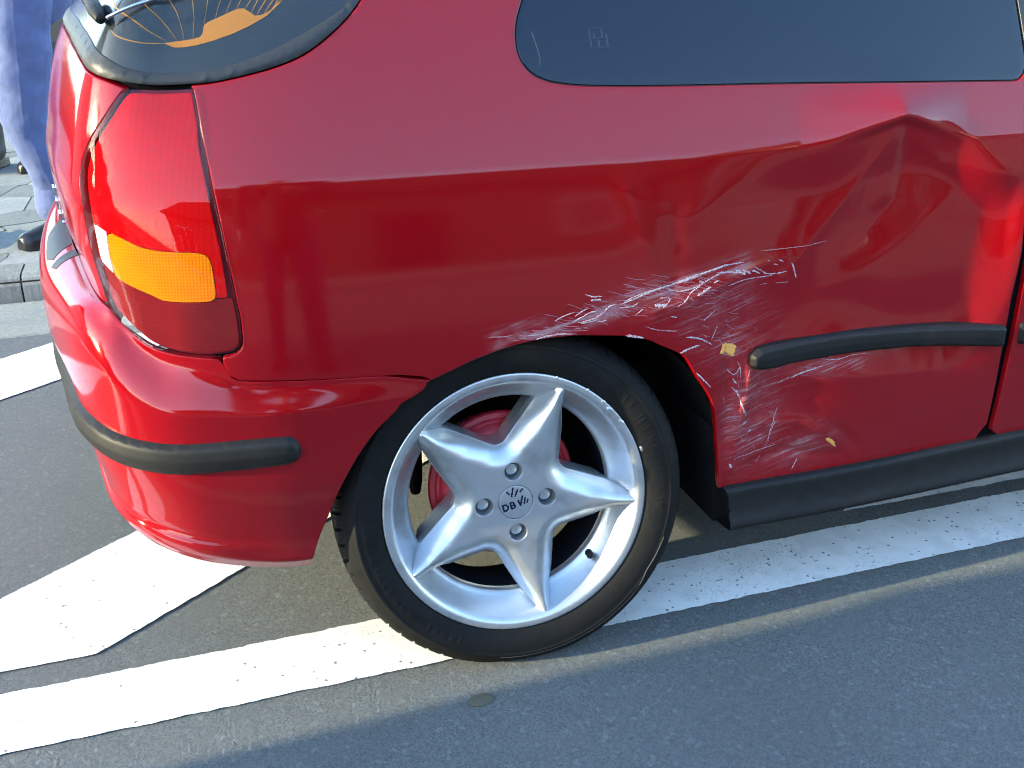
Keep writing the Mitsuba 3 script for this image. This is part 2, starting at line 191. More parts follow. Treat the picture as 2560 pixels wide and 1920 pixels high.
# </surf>
# outlines of the panels, lamps, trims and scrapes on those surfaces
TR = {
    'arch': [(0.1264, 0.4966), (0.1029, 0.5051), (0.0555, 0.5215), (-0.0044, 0.5348), (-0.047, 0.5382), (-0.0815, 0.5379), (-0.1279, 0.533), (-0.1726, 0.5266), (-0.1994, 0.5198), (-0.2338, 0.5028), (-0.2666, 0.4843), (-0.2912, 0.4479), (-0.3211, 0.4033), (-0.3334, 0.3654), (-0.3418, 0.3124), (-0.3469, 0.2643), (-0.3525, 0.2349)],
    'sill': [(-0.3525, 0.2349), (-0.4295, 0.2347), (-0.5108, 0.2341), (-0.619, 0.2351), (-0.7589, 0.2409), (-0.8615, 0.2447)],
    'doorgap': [(-0.8615, 0.2447), (-0.8709, 0.2638), (-0.8805, 0.2761), (-0.8789, 0.3444), (-0.8761, 0.4349), (-0.8748, 0.509), (-0.8807, 0.5907)],
    'belt': [(-0.8719, 0.8566), (-0.4654, 0.8677), (-0.1461, 0.876), (-0.0874, 0.8813), (-0.0538, 0.8911), (-0.0349, 0.9068), (-0.0297, 0.9321), (-0.0348, 0.9596), (-0.0483, 0.9885)],
    'rear_window': [(0.1715, 0.9929), (0.2054, 0.9609), (0.269, 0.9236), (0.3357, 0.9067), (0.4066, 0.8977), (0.4724, 0.8966), (0.5381, 0.9023), (0.5915, 0.9109)],
    'window_inner': [(0.1956, 0.9837), (0.2541, 0.9539), (0.3115, 0.9315), (0.3707, 0.917), (0.4356, 0.9111), (0.4831, 0.9119), (0.5342, 0.9183), (0.5736, 0.9305), (0.6273, 0.9427), (0.7243, 0.9541)],
    'lamp': [(0.4194, 0.8929), (0.416, 0.8808), (0.4092, 0.8438), (0.4026, 0.8089), (0.3969, 0.7736), (0.3882, 0.7041), (0.3803, 0.6314), (0.3779, 0.6045), (0.3781, 0.5827), (0.3815, 0.5708), (0.3953, 0.5627), (0.4242, 0.5604), (0.4613, 0.5636), (0.4891, 0.5693), (0.5127, 0.578), (0.5319, 0.5891), (0.554, 0.6018), (0.5743, 0.6138), (0.5805, 0.633), (0.5774, 0.6594), (0.5751, 0.7096), (0.5763, 0.7513), (0.5817, 0.7757), (0.5854, 0.7949), (0.5785, 0.82), (0.567, 0.841), (0.5539, 0.8595), (0.5395, 0.8806), (0.5258, 0.8939), (0.4719, 0.892)],
    'amber': [(0.5483, 0.7221), (0.5252, 0.7141), (0.4979, 0.7034), (0.4751, 0.6996), (0.4519, 0.698), (0.4265, 0.697), (0.4128, 0.693), (0.4084, 0.6831), (0.407, 0.6666), (0.406, 0.641), (0.4088, 0.6361), (0.4213, 0.6342), (0.4418, 0.634), (0.4769, 0.6356), (0.4945, 0.6422), (0.5136, 0.6484), (0.5324, 0.6548), (0.5502, 0.6638)],
    'white': [(0.5701, 0.7309), (0.5502, 0.723), (0.5519, 0.6653), (0.569, 0.6797)],
    'gapline': [(0.1264, 0.4966), (0.1377, 0.503), (0.1715, 0.5098), (0.2814, 0.5172), (0.3604, 0.5234), (0.3863, 0.5259), (0.3985, 0.5335), (0.4047, 0.548), (0.4055, 0.5593)],
    'rubstrip': [(-0.3776, 0.4744), (-0.3793, 0.4804), (-0.385, 0.4836), (-0.4024, 0.4872), (-0.4843, 0.4865), (-0.5609, 0.487), (-0.6435, 0.4831), (-0.7541, 0.4722), (-0.8705, 0.4655), (-0.8723, 0.4265), (-0.7551, 0.4353), (-0.6438, 0.4471), (-0.5606, 0.4528), (-0.4854, 0.4506), (-0.4091, 0.4493), (-0.386, 0.4521), (-0.3791, 0.4564), (-0.3771, 0.4654)],
    'glint': [(-0.3363, 0.4949), (-0.3492, 0.4951), (-0.3618, 0.4915), (-0.3647, 0.4863), (-0.3607, 0.4748), (-0.3639, 0.4648), (-0.3497, 0.4677), (-0.3293, 0.4769), (-0.3339, 0.4827)],
    'glint2': [(-0.538, 0.3049), (-0.5485, 0.3036), (-0.563, 0.293), (-0.5658, 0.2813), (-0.5785, 0.2692), (-0.5941, 0.2629), (-0.59, 0.2554), (-0.5833, 0.2588), (-0.5684, 0.2766), (-0.5495, 0.2893)],
    'heat0': [(0.5871, 0.963), (0.5695, 0.9563), (0.5413, 0.9508), (0.5052, 0.9469), (0.4716, 0.9464)],
    'busbar': [(0.473, 0.9467), (0.4539, 0.9418), (0.4361, 0.9415), (0.4119, 0.9435), (0.3826, 0.9486), (0.3528, 0.956), (0.3261, 0.965), (0.302, 0.9757), (0.2815, 0.9906), (0.2773, 0.9945), (0.2852, 0.9906), (0.2936, 0.9828), (0.3055, 0.9774), (0.3169, 0.9763), (0.3241, 0.9808), (0.3333, 0.9854), (0.3435, 0.9843), (0.3695, 0.9759), (0.3921, 0.9691), (0.3969, 0.966), (0.3998, 0.9567), (0.4046, 0.9528), (0.4165, 0.9506), (0.4363, 0.949)],
    'heat1': [(0.4466, 0.9491), (0.4808, 0.9716), (0.522, 0.9876), (0.5384, 0.9939)],
    'heat2': [(0.4333, 0.9497), (0.4411, 0.9681), (0.4524, 0.9838), (0.4704, 0.9956)],
    'heat3': [(0.4177, 0.9506), (0.4148, 0.9725), (0.4169, 0.9952)],
    'heat4': [(0.3969, 0.966), (0.3937, 0.9801), (0.3885, 0.995)],
    'heat5': [(0.3773, 0.9736), (0.3729, 0.9862), (0.3673, 0.9948)],
    'heat6': [(0.3597, 0.9786), (0.3556, 0.9876), (0.3502, 0.9946)],
    'heat7': [(0.3436, 0.9839), (0.3398, 0.9898), (0.3358, 0.9945)],
    'heat8': [(0.3305, 0.9846), (0.3259, 0.9896), (0.3214, 0.9943)],
    'heat9': [(0.3223, 0.9797), (0.3164, 0.9879), (0.3112, 0.9942)],
    'heat10': [(0.315, 0.9767), (0.306, 0.9877), (0.3005, 0.994)],
    'heat11': [(0.3045, 0.9777), (0.2967, 0.9876), (0.2903, 0.9939)],
    'heat12': [(0.4707, 0.9498), (0.5068, 0.9604), (0.556, 0.9771), (0.6021, 0.9876)],
    'heat13': [(0.2935, 0.9836), (0.2872, 0.9891), (0.2838, 0.9938)],
    'wiper': [(0.5963, 0.975), (0.6474, 0.9855), (0.7249, 0.9927)],
    'wiper_arm': [(0.5847, 0.977), (0.5544, 0.9871), (0.5158, 0.9954)],
    'door_strip': [(-0.8918, 0.463), (-0.9124, 0.4613), (-0.9217, 0.4235), (-0.8984, 0.4249)],
    'b_arch': [(0.1294, 0.0072), (0.1352, 0.0254), (0.1746, 0.15), (0.2111, 0.1838), (0.236, 0.2135), (0.255, 0.2416), (0.274, 0.2787), (0.29, 0.3194), (0.3038, 0.3532), (0.3152, 0.3881), (0.3176, 0.46), (0.3243, 0.46)],
    'b_gapline': [(0.1294, 0.0072), (0.138, -0.0212), (0.1717, -0.0076)],
    'b_strip_up': [(0.3289, 0.1729), (0.3749, 0.1723), (0.4263, 0.174), (0.4835, 0.1762), (0.5307, 0.1883), (0.5818, 0.2044), (0.6406, 0.2148), (0.7283, 0.2256), (0.8275, 0.2363), (0.9433, 0.2626)],
    'b_strip_lo': [(0.3326, 0.2138), (0.4026, 0.2182), (0.4899, 0.2257), (0.5586, 0.2425), (0.6333, 0.2664), (0.7337, 0.2909), (0.7266, 0.2556), (0.771, 0.2368)],
    'b_strip_end': [(0.3222, 0.1795), (0.3169, 0.1895), (0.3169, 0.1994), (0.321, 0.2088)],
    'b_decal': [(1.1917, 0.0183), (1.2244, -0.0005), (1.0174, -0.0139), (0.9746, 0.051), (1.014, 0.0456), (1.123, 0.03)],
    'b_decal2': [(0.9497, 0.0595), (0.9822, -0.0146), (0.9296, -0.014), (0.9121, 0.0695)],
    'scratches': [([(-0.1583, 0.5767), (-0.181, 0.5832), (-0.1993, 0.589), (-0.2201, 0.5945), (-0.2488, 0.5999), (-0.2767, 0.6072), (-0.306, 0.6127), (-0.3337, 0.6182), (-0.3647, 0.6189)], 0.00185), ([(-0.1584, 0.5723), (-0.1744, 0.5718), (-0.188, 0.577)], 0.00116), ([(-0.1651, 0.5804), (-0.2062, 0.5926), (-0.2201, 0.5945)], 0.00116), ([(-0.2296, 0.5956), (-0.2415, 0.59), (-0.2577, 0.5876), (-0.2765, 0.5902), (-0.291, 0.5962)], 0.00093), ([(-0.2478, 0.5651), (-0.2616, 0.5715), (-0.2715, 0.5832), (-0.2836, 0.5906), (-0.3009, 0.5994), (-0.3259, 0.6074), (-0.336, 0.6084)], 0.00116), ([(-0.3364, 0.5865), (-0.3522, 0.5899), (-0.3737, 0.5924), (-0.3955, 0.592), (-0.412, 0.5912)], 0.00093), ([(-0.3159, 0.6085), (-0.3385, 0.6071), (-0.3612, 0.6036)], 0.00139), ([(-0.3488, 0.6101), (-0.3665, 0.6007)], 0.00232), ([(-0.3615, 0.6077), (-0.3777, 0.6001)], 0.00232), ([(-0.3769, 0.606), (-0.3944, 0.5988)], 0.00185), ([(-0.3825, 0.6106), (-0.3935, 0.6036)], 0.00139), ([(-0.2818, 0.5782), (-0.2928, 0.5835), (-0.3052, 0.5896)], 0.00209), ([(-0.2131, 0.5715), (-0.2247, 0.5687), (-0.234, 0.5717)], 0.00325), ([(-0.2202, 0.5805), (-0.2388, 0.5776), (-0.234, 0.5717)], 0.00093), ([(-0.2863, 0.5988), (-0.2958, 0.5957)], 0.00185), ([(-0.3104, 0.5943), (-0.3204, 0.5974)], 0.00139), ([(-0.0862, 0.5583), (-0.0973, 0.5636), (-0.1153, 0.5704), (-0.1243, 0.5716)], 0.00139), ([(-0.0929, 0.5565), (-0.1086, 0.558), (-0.1244, 0.5628), (-0.1357, 0.5704), (-0.1424, 0.5762), (-0.156, 0.578)], 0.00139), ([(-0.1154, 0.5594), (-0.1291, 0.5546), (-0.1382, 0.5558)], 0.0007), ([(-0.0562, 0.5627), (-0.0684, 0.5679), (-0.0884, 0.5733)], 0.00093), ([(-0.0884, 0.5668), (-0.1018, 0.574), (-0.1085, 0.5765)], 0.00093), ([(-0.104, 0.5985), (-0.1197, 0.5926), (-0.1309, 0.5925)], 0.00116), ([(-0.113, 0.5879), (-0.1287, 0.5874)], 0.00209), ([(-0.0285, 0.5386), (-0.0484, 0.5418), (-0.0662, 0.5426), (-0.0818, 0.5397)], 0.00185), ([(-0.0155, 0.5467), (-0.0374, 0.5453), (-0.0506, 0.5481)], 0.0007), ([(-0.1688, 0.5278), (-0.1851, 0.5248), (-0.1982, 0.5205)], 0.00209), ([(-0.2007, 0.539), (-0.2224, 0.5308), (-0.2539, 0.5259)], 0.0007), ([(-0.1838, 0.5587), (-0.195, 0.5666)], 0.0007), ([(-0.2399, 0.5508), (-0.251, 0.5476)], 0.00093), ([(-0.2612, 0.4888), (-0.2733, 0.493), (-0.2933, 0.4971)], 0.00232), ([(-0.2695, 0.5134), (-0.2926, 0.5078), (-0.3173, 0.4932)], 0.00162), ([(-0.3141, 0.5008), (-0.3241, 0.5239)], 0.0007), ([(-0.2982, 0.536), (-0.3177, 0.5506)], 0.0007), ([(-0.2911, 0.4525), (-0.3022, 0.4411), (-0.3194, 0.4234)], 0.00162), ([(-0.3721, 0.4296), (-0.371, 0.4474), (-0.3644, 0.4599)], 0.0007), ([(-0.3604, 0.4145), (-0.37, 0.4044), (-0.3746, 0.3924)], 0.00139), ([(-0.3499, 0.4479), (-0.362, 0.4377), (-0.3697, 0.4499)], 0.00093), ([(-0.3985, 0.3306), (-0.4025, 0.3337)], 0.00185), ([(-0.3653, 0.2807), (-0.3668, 0.2742)], 0.00278), ([(-0.3835, 0.348), (-0.3932, 0.3502)], 0.00093), ([(-0.0974, 0.5549), (-0.1154, 0.5561), (-0.1256, 0.5616)], 0.00116), ([(-0.2534, 0.5996), (-0.272, 0.6048), (-0.2888, 0.6081)], 0.00232), ([(-0.4653, 0.417), (-0.4813, 0.4239), (-0.5028, 0.4288), (-0.5222, 0.4338)], 0.00176), ([(-0.444, 0.4102), (-0.4649, 0.4195)], 0.00066), ([(-0.5196, 0.4452), (-0.55, 0.4408), (-0.5767, 0.4441), (-0.6155, 0.4421)], 0.00088), ([(-0.3684, 0.4111), (-0.3734, 0.3971), (-0.379, 0.381), (-0.3895, 0.363)], 0.00154), ([(-0.4382, 0.3065), (-0.4401, 0.3318), (-0.4513, 0.3658)], 0.00055), ([(-0.4337, 0.2997), (-0.4464, 0.3457)], 0.00055), ([(-0.3959, 0.3318), (-0.4039, 0.3349)], 0.00132), ([(-0.3627, 0.2817), (-0.369, 0.2737)], 0.0022), ([(-0.3718, 0.2881), (-0.4131, 0.2935), (-0.4526, 0.2988)], 0.00055), ([(-0.3603, 0.4305), (-0.3682, 0.4202)], 0.00132), ([(-0.4879, 0.2482), (-0.4974, 0.2666)], 0.00088), ([(-0.3783, 0.3495), (-0.3905, 0.353)], 0.00088), ([(-0.3937, 0.6326), (-0.4202, 0.6315), (-0.4594, 0.6314), (-0.5051, 0.6337), (-0.5171, 0.6346)], 0.00039), ([(-0.393, 0.6059), (-0.4085, 0.5959), (-0.4221, 0.5942), (-0.4439, 0.5956)], 0.00116), ([(-0.3955, 0.5918), (-0.4201, 0.5925)], 0.00077), ([(-0.4523, 0.6081), (-0.4648, 0.5819)], 0.00155), ([(-0.4287, 0.6153), (-0.437, 0.6111)], 0.00116), ([(-0.418, 0.6097), (-0.4274, 0.6078)], 0.00097), ([(-0.4063, 0.6161), (-0.4107, 0.6165)], 0.00077), ([(-0.3972, 0.5799), (-0.4105, 0.5801)], 0.00058), ([(-0.426, 0.5787), (-0.4487, 0.5777)], 0.00058)],
}

# ------------------------------------------------------------------ helpers
def add(key, shape, label=None, cat=None, group=None, kind=None):
    k, i = key, 0
    while k in scene:
        i += 1
        k = f'{key}_{i:03d}'
    scene[k] = shape
    tag(k, label, cat, group, kind)
    return k

def tag(k, label=None, cat=None, group=None, kind=None):
    d = {a: b for a, b in dict(label=label, category=cat, group=group, kind=kind).items() if b}
    if d:
        labels[k] = d

def mesh(v, f):
    return trimesh.Trimesh(np.asarray(v, float), np.asarray(f, int), process=False)

def ring_points(c, h):
    L = LineString(c)
    n = max(8, int(math.ceil(L.length / h)))
    # keep the corners
    d = set(np.linspace(0, L.length, n, endpoint=False).tolist())
    c = np.asarray(c.coords if hasattr(c, 'coords') else c)
    seg = np.r_[0, np.cumsum(np.hypot(*np.diff(c, axis=0).T))]
    for i in range(1, len(c) - 1):
        a, b = c[i] - c[i - 1], c[i + 1] - c[i]
        if abs(math.atan2(a[0] * b[1] - a[1] * b[0], (a * b).sum())) > .35:
            d.add(float(seg[i]))
    d = sorted(d)
    keep = [d[0]]
    for x in d[1:]:
        if x - keep[-1] > h * .15:
            keep.append(x)
    return np.array([L.interpolate(x).coords[0] for x in keep])

def panel(F, poly, h=.01, out=0.0, skirt=.010, roll=.0014, dome=None):
    """a sheet over the polygon in the surface's own coordinates, its edges rolled over and turned in"""
    polys = [p for p in getattr(poly, 'geoms', [poly]) if p.area > 1e-7]
    V, Fc, at = [], [], 0
    for p in polys:
        rings = [ring_points(LineString(r.coords), h) for r in [p.exterior, *p.interiors]]
        pp = Polygon(rings[0], rings[1:])
        if not pp.is_valid:
            pp = pp.buffer(0)
        x0, y0, x1, y1 = p.bounds
        gx, gy = np.meshgrid(np.arange(x0, x1 + h, h), np.arange(y0, y1 + h * .87, h * .87))
        gx = gx + (np.arange(gx.shape[0]) % 2)[:, None] * h / 2
        g = np.stack([gx.ravel(), gy.ravel()], 1)
        inner = pp.buffer(-.55 * h)
        g = g[shapely.contains_xy(inner, g[:, 0], g[:, 1])] if not inner.is_empty else g[:0]
        if dome and len(g) < 60:
            q = pp.buffer(-.3 * h)
            g2 = rng.random((4000, 2)) * [x1 - x0, y1 - y0] + [x0, y0]
        nb = sum(len(r) for r in rings)
        P = np.vstack([*rings, g])
        tri = Delaunay(P).simplices
        c = P[tri].mean(1)
        a = P[tri]
        area = (a[:, 1, 0] - a[:, 0, 0]) * (a[:, 2, 1] - a[:, 0, 1]) - (a[:, 1, 1] - a[:, 0, 1]) * (a[:, 2, 0] - a[:, 0, 0])
        ok = shapely.contains_xy(pp.buffer(1e-6), c[:, 0], c[:, 1]) & (np.abs(area) > 1e-10)
        tri, area = tri[ok], area[ok]
        tri[area < 0] = tri[area < 0][:, ::-1]
        if dome:
            sd = shapely.distance(p.boundary, shapely.points(P))
            o = out + dome(sd)
        else:
            o = np.full(len(P), out)
        W = F(P[:, 0], P[:, 1], o)
        # edge: roll, then skirt
        ext, k = [], 0
        faces = [tri]
        base = len(P)
        for r in rings:
            n = len(r)
            t = np.roll(r, -1, 0) - np.roll(r, 1, 0)
            t = t / np.maximum(np.linalg.norm(t, axis=1, keepdims=True), 1e-9)
            s = np.sum(r[:, 0] * np.roll(r[:, 1], -1) - r[:, 1] * np.roll(r[:, 0], -1))
            nrm = np.stack([t[:, 1], -t[:, 0]], 1) * (1 if s > 0 else -1)
            if k > 0:
                nrm = -nrm
            o0 = o[k:k + n]
            a1 = F(*(r + nrm * roll * .7).T, o0 - roll * .45)
            a2 = F(*(r + nrm * roll).T, o0 - roll * 1.4)
            a3 = F(*(r + nrm * roll).T, o0 - skirt)
            ids = [np.arange(k, k + n), base + np.arange(n), base + n + np.arange(n), base + 2 * n + np.arange(n)]
            ext += [a1, a2, a3]
            for i0, i1 in zip(ids[:-1], ids[1:]):
                j0, j1 = np.roll(i0, -1), np.roll(i1, -1)
                q = np.vstack([np.stack([i0, i1, j1], 1), np.stack([i0, j1, j0], 1)])
                faces.append(q if (s > 0) == (k == 0) else q[:, ::-1])
            base += 3 * n
            k += n
        W = np.vstack([W, *ext])
        V.append(W)
        Fc.append(np.vstack(faces) + at)
        at += len(W)
    return mesh(np.vstack(V), np.vstack(Fc))

def mirrored(m):
    v = np.array(m.vertices)
    v[:, 1] = 1.7 - v[:, 1]
    return mesh(v, np.array(m.faces)[:, ::-1])

def merge(*ms):
    ms = [m for m in ms if m is not None]
    return trimesh.util.concatenate(ms)

def tm(man):
    q = man.to_mesh()
    return trimesh.Trimesh(np.array(q.vert_properties)[:, :3], np.array(q.tri_verts), process=False)

def revolve(prof, n=128, phase=0.0):
    """(r, z) profile about the local z axis"""
    p = np.asarray(prof, float)
    a = np.linspace(0, 2 * math.pi, n, endpoint=False) + phase
    v = np.stack([p[:, None, 0] * np.cos(a), p[:, None, 0] * np.sin(a), np.repeat(p[:, 1:2], n, 1)], -1).reshape(-1, 3)
    i, j = np.meshgrid(np.arange(len(p) - 1), np.arange(n), indexing='ij')
    a0, a1 = i * n + j, i * n + (j + 1) % n
    f = np.vstack([np.stack([a0, a0 + n, a1 + n], -1).reshape(-1, 3), np.stack([a0, a1 + n, a1], -1).reshape(-1, 3)])
    return mesh(v, f)

def tube(pts, r, sides=8):
    from_pts = np.asarray(pts, float)
    r = np.broadcast_to(r, (len(from_pts),))
    t = np.gradient(from_pts, axis=0)
    t /= np.linalg.norm(t, axis=1, keepdims=True)
    a = np.cross(t, [0.31, 0.2, 0.93])
    a /= np.linalg.norm(a, axis=1, keepdims=True)
    b = np.cross(t, a)
    ang = np.arange(sides) * 2 * math.pi / sides
    v = from_pts[:, None] + r[:, None, None] * (np.cos(ang)[None, :, None] * a[:, None] + np.sin(ang)[None, :, None] * b[:, None])
    n = len(from_pts)
    i, j = np.meshgrid(np.arange(n - 1), np.arange(sides), indexing='ij')
    q = np.stack([i * sides + j, i * sides + (j + 1) % sides, (i + 1) * sides + (j + 1) % sides, (i + 1) * sides + j], -1).reshape(-1, 4)
    v = np.vstack([v.reshape(-1, 3), from_pts[:1], from_pts[-1:]])
    e0 = np.stack([np.full(sides, n * sides), (np.arange(sides) + 1) % sides, np.arange(sides)], 1)
    e1 = np.stack([np.full(sides, n * sides + 1), (n - 1) * sides + np.arange(sides), (n - 1) * sides + (np.arange(sides) + 1) % sides], 1)
    return mesh(v, np.vstack([q[:, [0, 1, 2]], q[:, [0, 2, 3]], e0, e1]))

def ribbon(F, pts, width, out=.0005, h=.004, ragged=0.0, thick=0.0004):
    """a thin raised strip on the surface, tapering to both ends"""
    L = LineString(pts)
    n = max(4, int(L.length / h))
    s = np.linspace(0, 1, n)
    c = np.array([L.interpolate(x, normalized=True).coords[0] for x in s])
    t = np.gradient(c, axis=0)
    t /= np.maximum(np.linalg.norm(t, axis=1, keepdims=True), 1e-9)
    nn = np.stack([-t[:, 1], t[:, 0]], 1)
    w = np.broadcast_to(width, (n,)) / 2 * (.25 + .75 * np.clip(np.minimum(s, 1 - s) * 6, 0, 1) ** .7)
    wa = w * (1 + ragged * (rng.random(n) - .5))
    wb = w * (1 + ragged * (rng.random(n) - .5))
    a, b = c + nn * wa[:, None], c - nn * wb[:, None]
    o = np.full(n, out)
    rows = [F(*a.T, o - thick), F(*(c + nn * wa[:, None] * .6).T, o), F(*(c - nn * wb[:, None] * .6).T, o), F(*b.T, o - thick)]
    v = np.concatenate(rows)
    f = []
    for k in range(3):
        i0 = np.arange(n - 1) + k * n
        f += [np.stack([i0, i0 + n, i0 + n + 1], 1), np.stack([i0, i0 + n + 1, i0 + 1], 1)]
    return mesh(v, np.vstack(f))

def box(lo, hi, bevel=0.0):
    lo, hi = np.asarray(lo, float), np.asarray(hi, float)
    if bevel <= 0:
        m = trimesh.creation.box(hi - lo)
        m.apply_translation((lo + hi) / 2)
        return m
    b = bevel
    pts = []
    for sx in (0, 1):
        for sy in (0, 1):
            for sz in (0, 1):
                c = np.where([sx, sy, sz], hi, lo)
                s = np.where([sx, sy, sz], -1, 1)
                for k in range(3):
                    d = s * b
                    d[k] = 0
                    pts.append(c + d)
    return tm(m3.Manifold.hull_points(np.array(pts)))

# ------------------------------------------------------------------ materials
def M(key, **d):
    scene[key] = d
    return key

def rgb(*c):
    return {'type': 'rgb', 'value': list(c)}

def two(d):
    return {'type': 'twosided', 'bsdf': d}

RED = (.44, .0025, .010)
_hz = [(.03, .556, .05, .009), (.23, .582, .07, .022), (.33, .545, .06, .04), (.345, .485, .035, .035), (.42, .385, .04, .08), (.37, .36, .025, .07), (.55, .428, .06, .014), (.50, .29, .05, .03)]
_mainline = [(-.03, .541, .08, .552), (.08, .552, .16, .575), (.16, .575, .26, .602), (.26, .602, .37, .619)]

def scuffed(p, n, uv):
    """how far the lacquer is rubbed dull: smears along the scrape, a cloud of fine scratches round it, a little road dust low down"""
    x, z = p.x, p.z
    wob = .02 * (fbm(x * 11, z * 11, 2.0, 2) - .5)
    haze = mi.Float(0)
    for cx, cz, wx, wz in _hz:
        haze += dr.exp(-dr.square((x - cx) / wx) - dr.square((z + wob - cz) / wz))
    d = mi.Float(1)
    for ax, az, bx, bz in _mainline:
        l2 = (bx - ax) ** 2 + (bz - az) ** 2
        t = dr.clip(((x - ax) * (bx - ax) + (z - az) * (bz - az)) / l2, 0, 1)
        d = dr.minimum(d, dr.sqrt(dr.square(x - ax - t * (bx - ax)) + dr.square(z + wob * .5 - az - t * (bz - az))))
    flank = dr.select((p.y < .1) & (x > -.2), 1.0, 0.0)
    s1 = noise((z - x * .26) * 620, x * 34, 3.0)
    s2 = noise((z - x * .20) * 240, x * 22, 9.0)
    cloud = fbm(x * 38, z * 38, 1.0, 3)
    fine = smoothstep(.50, .86, s1 * .6 + s2 * .4) * (.25 + .75 * cloud)
    smear = dr.exp(-dr.square(d / .011)) * smoothstep(.30, .75, s2 * .55 + cloud * .45)
    dust = .05 * smoothstep(.55, .22, z) * fbm(x * 9, p.y * 9, z * 9, 3) + .06 * smoothstep(.82, .9, noise(x * 330, p.y * 330, z * 330)) * smoothstep(.55, .9, noise(x * 47, p.y * 47, z * 47))
    return dr.clip(flank * dr.maximum(dr.clip(haze, 0, 1) * (fine * .55 + .14 * cloud), smear * .5) + dust * .6, 0, 1)

def scuff_colour(p, n, uv):
    k = noise(p.x * 160, p.y * 160, p.z * 160)
    return mix((.36, .20, .24), (.50, .42, .44), k)
M('paint_plain', **two({'type': 'roughplastic', 'distribution': 'ggx', 'alpha': .007, 'int_ior': 1.52, 'nonlinear': True, 'diffuse_reflectance': rgb(*RED)}))
M('paint', **two({'type': 'blendbsdf', 'weight': proc(scuffed), 'a': {'type': 'roughplastic', 'distribution': 'ggx', 'alpha': .007, 'int_ior': 1.52, 'nonlinear': True, 'diffuse_reflectance': rgb(*RED)},
                  'b': {'type': 'diffuse', 'reflectance': proc(scuff_colour)}}))
M('drum_red', **two({'type': 'roughplastic', 'alpha': .25, 'int_ior': 1.45, 'diffuse_reflectance': rgb(.40, .018, .03)}))
M('black_trim', **two({'type': 'roughplastic', 'distribution': 'ggx', 'alpha': .30, 'int_ior': 1.33, 'diffuse_reflectance': proc(lambda p, n, uv: .012 + .008 * fbm(p.x * 60, p.y * 60, p.z * 60, 2))}))
M('rubber_seal', **two({'type': 'roughplastic', 'distribution': 'ggx', 'alpha': .22, 'int_ior': 1.45, 'diffuse_reflectance': rgb(.03, .032, .034)}))
M('dark_void', **two({'type': 'diffuse', 'reflectance': rgb(.008, .008, .009)}))
M('liner_black', **two({'type': 'diffuse', 'reflectance': rgb(.013, .013, .014)}))
M('privacy_glass', **two({'type': 'roughplastic', 'distribution': 'ggx', 'alpha': .008, 'int_ior': 1.5, 'diffuse_reflectance': rgb(.003, .007, .018)}))
M('rear_glass', **two({'type': 'roughplastic', 'distribution': 'ggx', 'alpha': .012, 'int_ior': 1.52, 'diffuse_reflectance': proc(lambda p, n, uv: mix((.014, .018, .022), (.05, .055, .055), .5 * fbm(p.x * 14, p.y * 14, p.z * 14, 3)))}))
M('heater_orange', **two({'type': 'diffuse', 'reflectance': rgb(.34, .15, .05)}))

def tyre_colour(p, n, uv):
    return .009 + .008 * fbm(p.x * 40, p.y * 40, p.z * 40, 3)
M('tyre_rubber', **two({'type': 'roughplastic', 'distribution': 'ggx', 'alpha': .45, 'int_ior': 1.24, 'diffuse_reflectance': proc(tyre_colour)}))
M('tyre_rim_line', **two({'type': 'diffuse', 'reflectance': rgb(.13, .125, .12)}))

def alloy_colour(p, n, uv):
    grime = fbm(p.x * 30, p.y * 30, p.z * 30, 3)
    return mix((.57, .59, .61), (.37, .37, .36), smoothstep(.50, .82, grime) * .6)
M('alloy', **two({'type': 'principled', 'base_color': proc(alloy_colour), 'metallic': .82, 'roughness': .32, 'specular': .5, 'clearcoat': .6, 'clearcoat_gloss': .85}))
M('alloy_scratched', **two({'type': 'principled', 'base_color': rgb(.8, .82, .84), 'metallic': .9, 'roughness': .3}))
M('bolt_well', **two({'type': 'principled', 'base_color': rgb(.20, .22, .24), 'metallic': .5, 'roughness': .5}))  # darker than the rim: shade inside the wells put into the colour
M('barrel', **two({'type': 'diffuse', 'reflectance': rgb(.010, .012, .018)}))
M('bolt_steel', **two({'type': 'principled', 'base_color': rgb(.42, .43, .43), 'metallic': .7, 'roughness': .45}))
M('navy_print', **two({'type': 'diffuse', 'reflectance': rgb(.012, .016, .035)}))
M('scrape_white', **two({'type': 'diffuse', 'reflectance': proc(lambda p, n, uv: mix((.44, .40, .44), (.36, .16, .20), smoothstep(.45, .8, noise(p.x * 500, p.z * 500, 1.0))))}))
M('scrape_faint', **two({'type': 'diffuse', 'reflectance': rgb(.34, .17, .21)}))
M('glint_tan', **two({'type': 'roughplastic', 'alpha': .2, 'diffuse_reflectance': proc(lambda p, n, uv: mix((.80, .40, .10), (.34, .12, .08), smoothstep(.58, .8, fbm(p.x * 70, p.z * 70, 2.0, 2))))}))  # golden tan for the reflections painted on the dent

def ribs(scale_x, scale_z, depth):
    def f(p, n, uv):
        u = p.x * .8 - p.y * .6
        return depth * (dr.abs(dr.sin(u * scale_x)) + dr.abs(dr.sin(p.z * scale_z)))
    return f

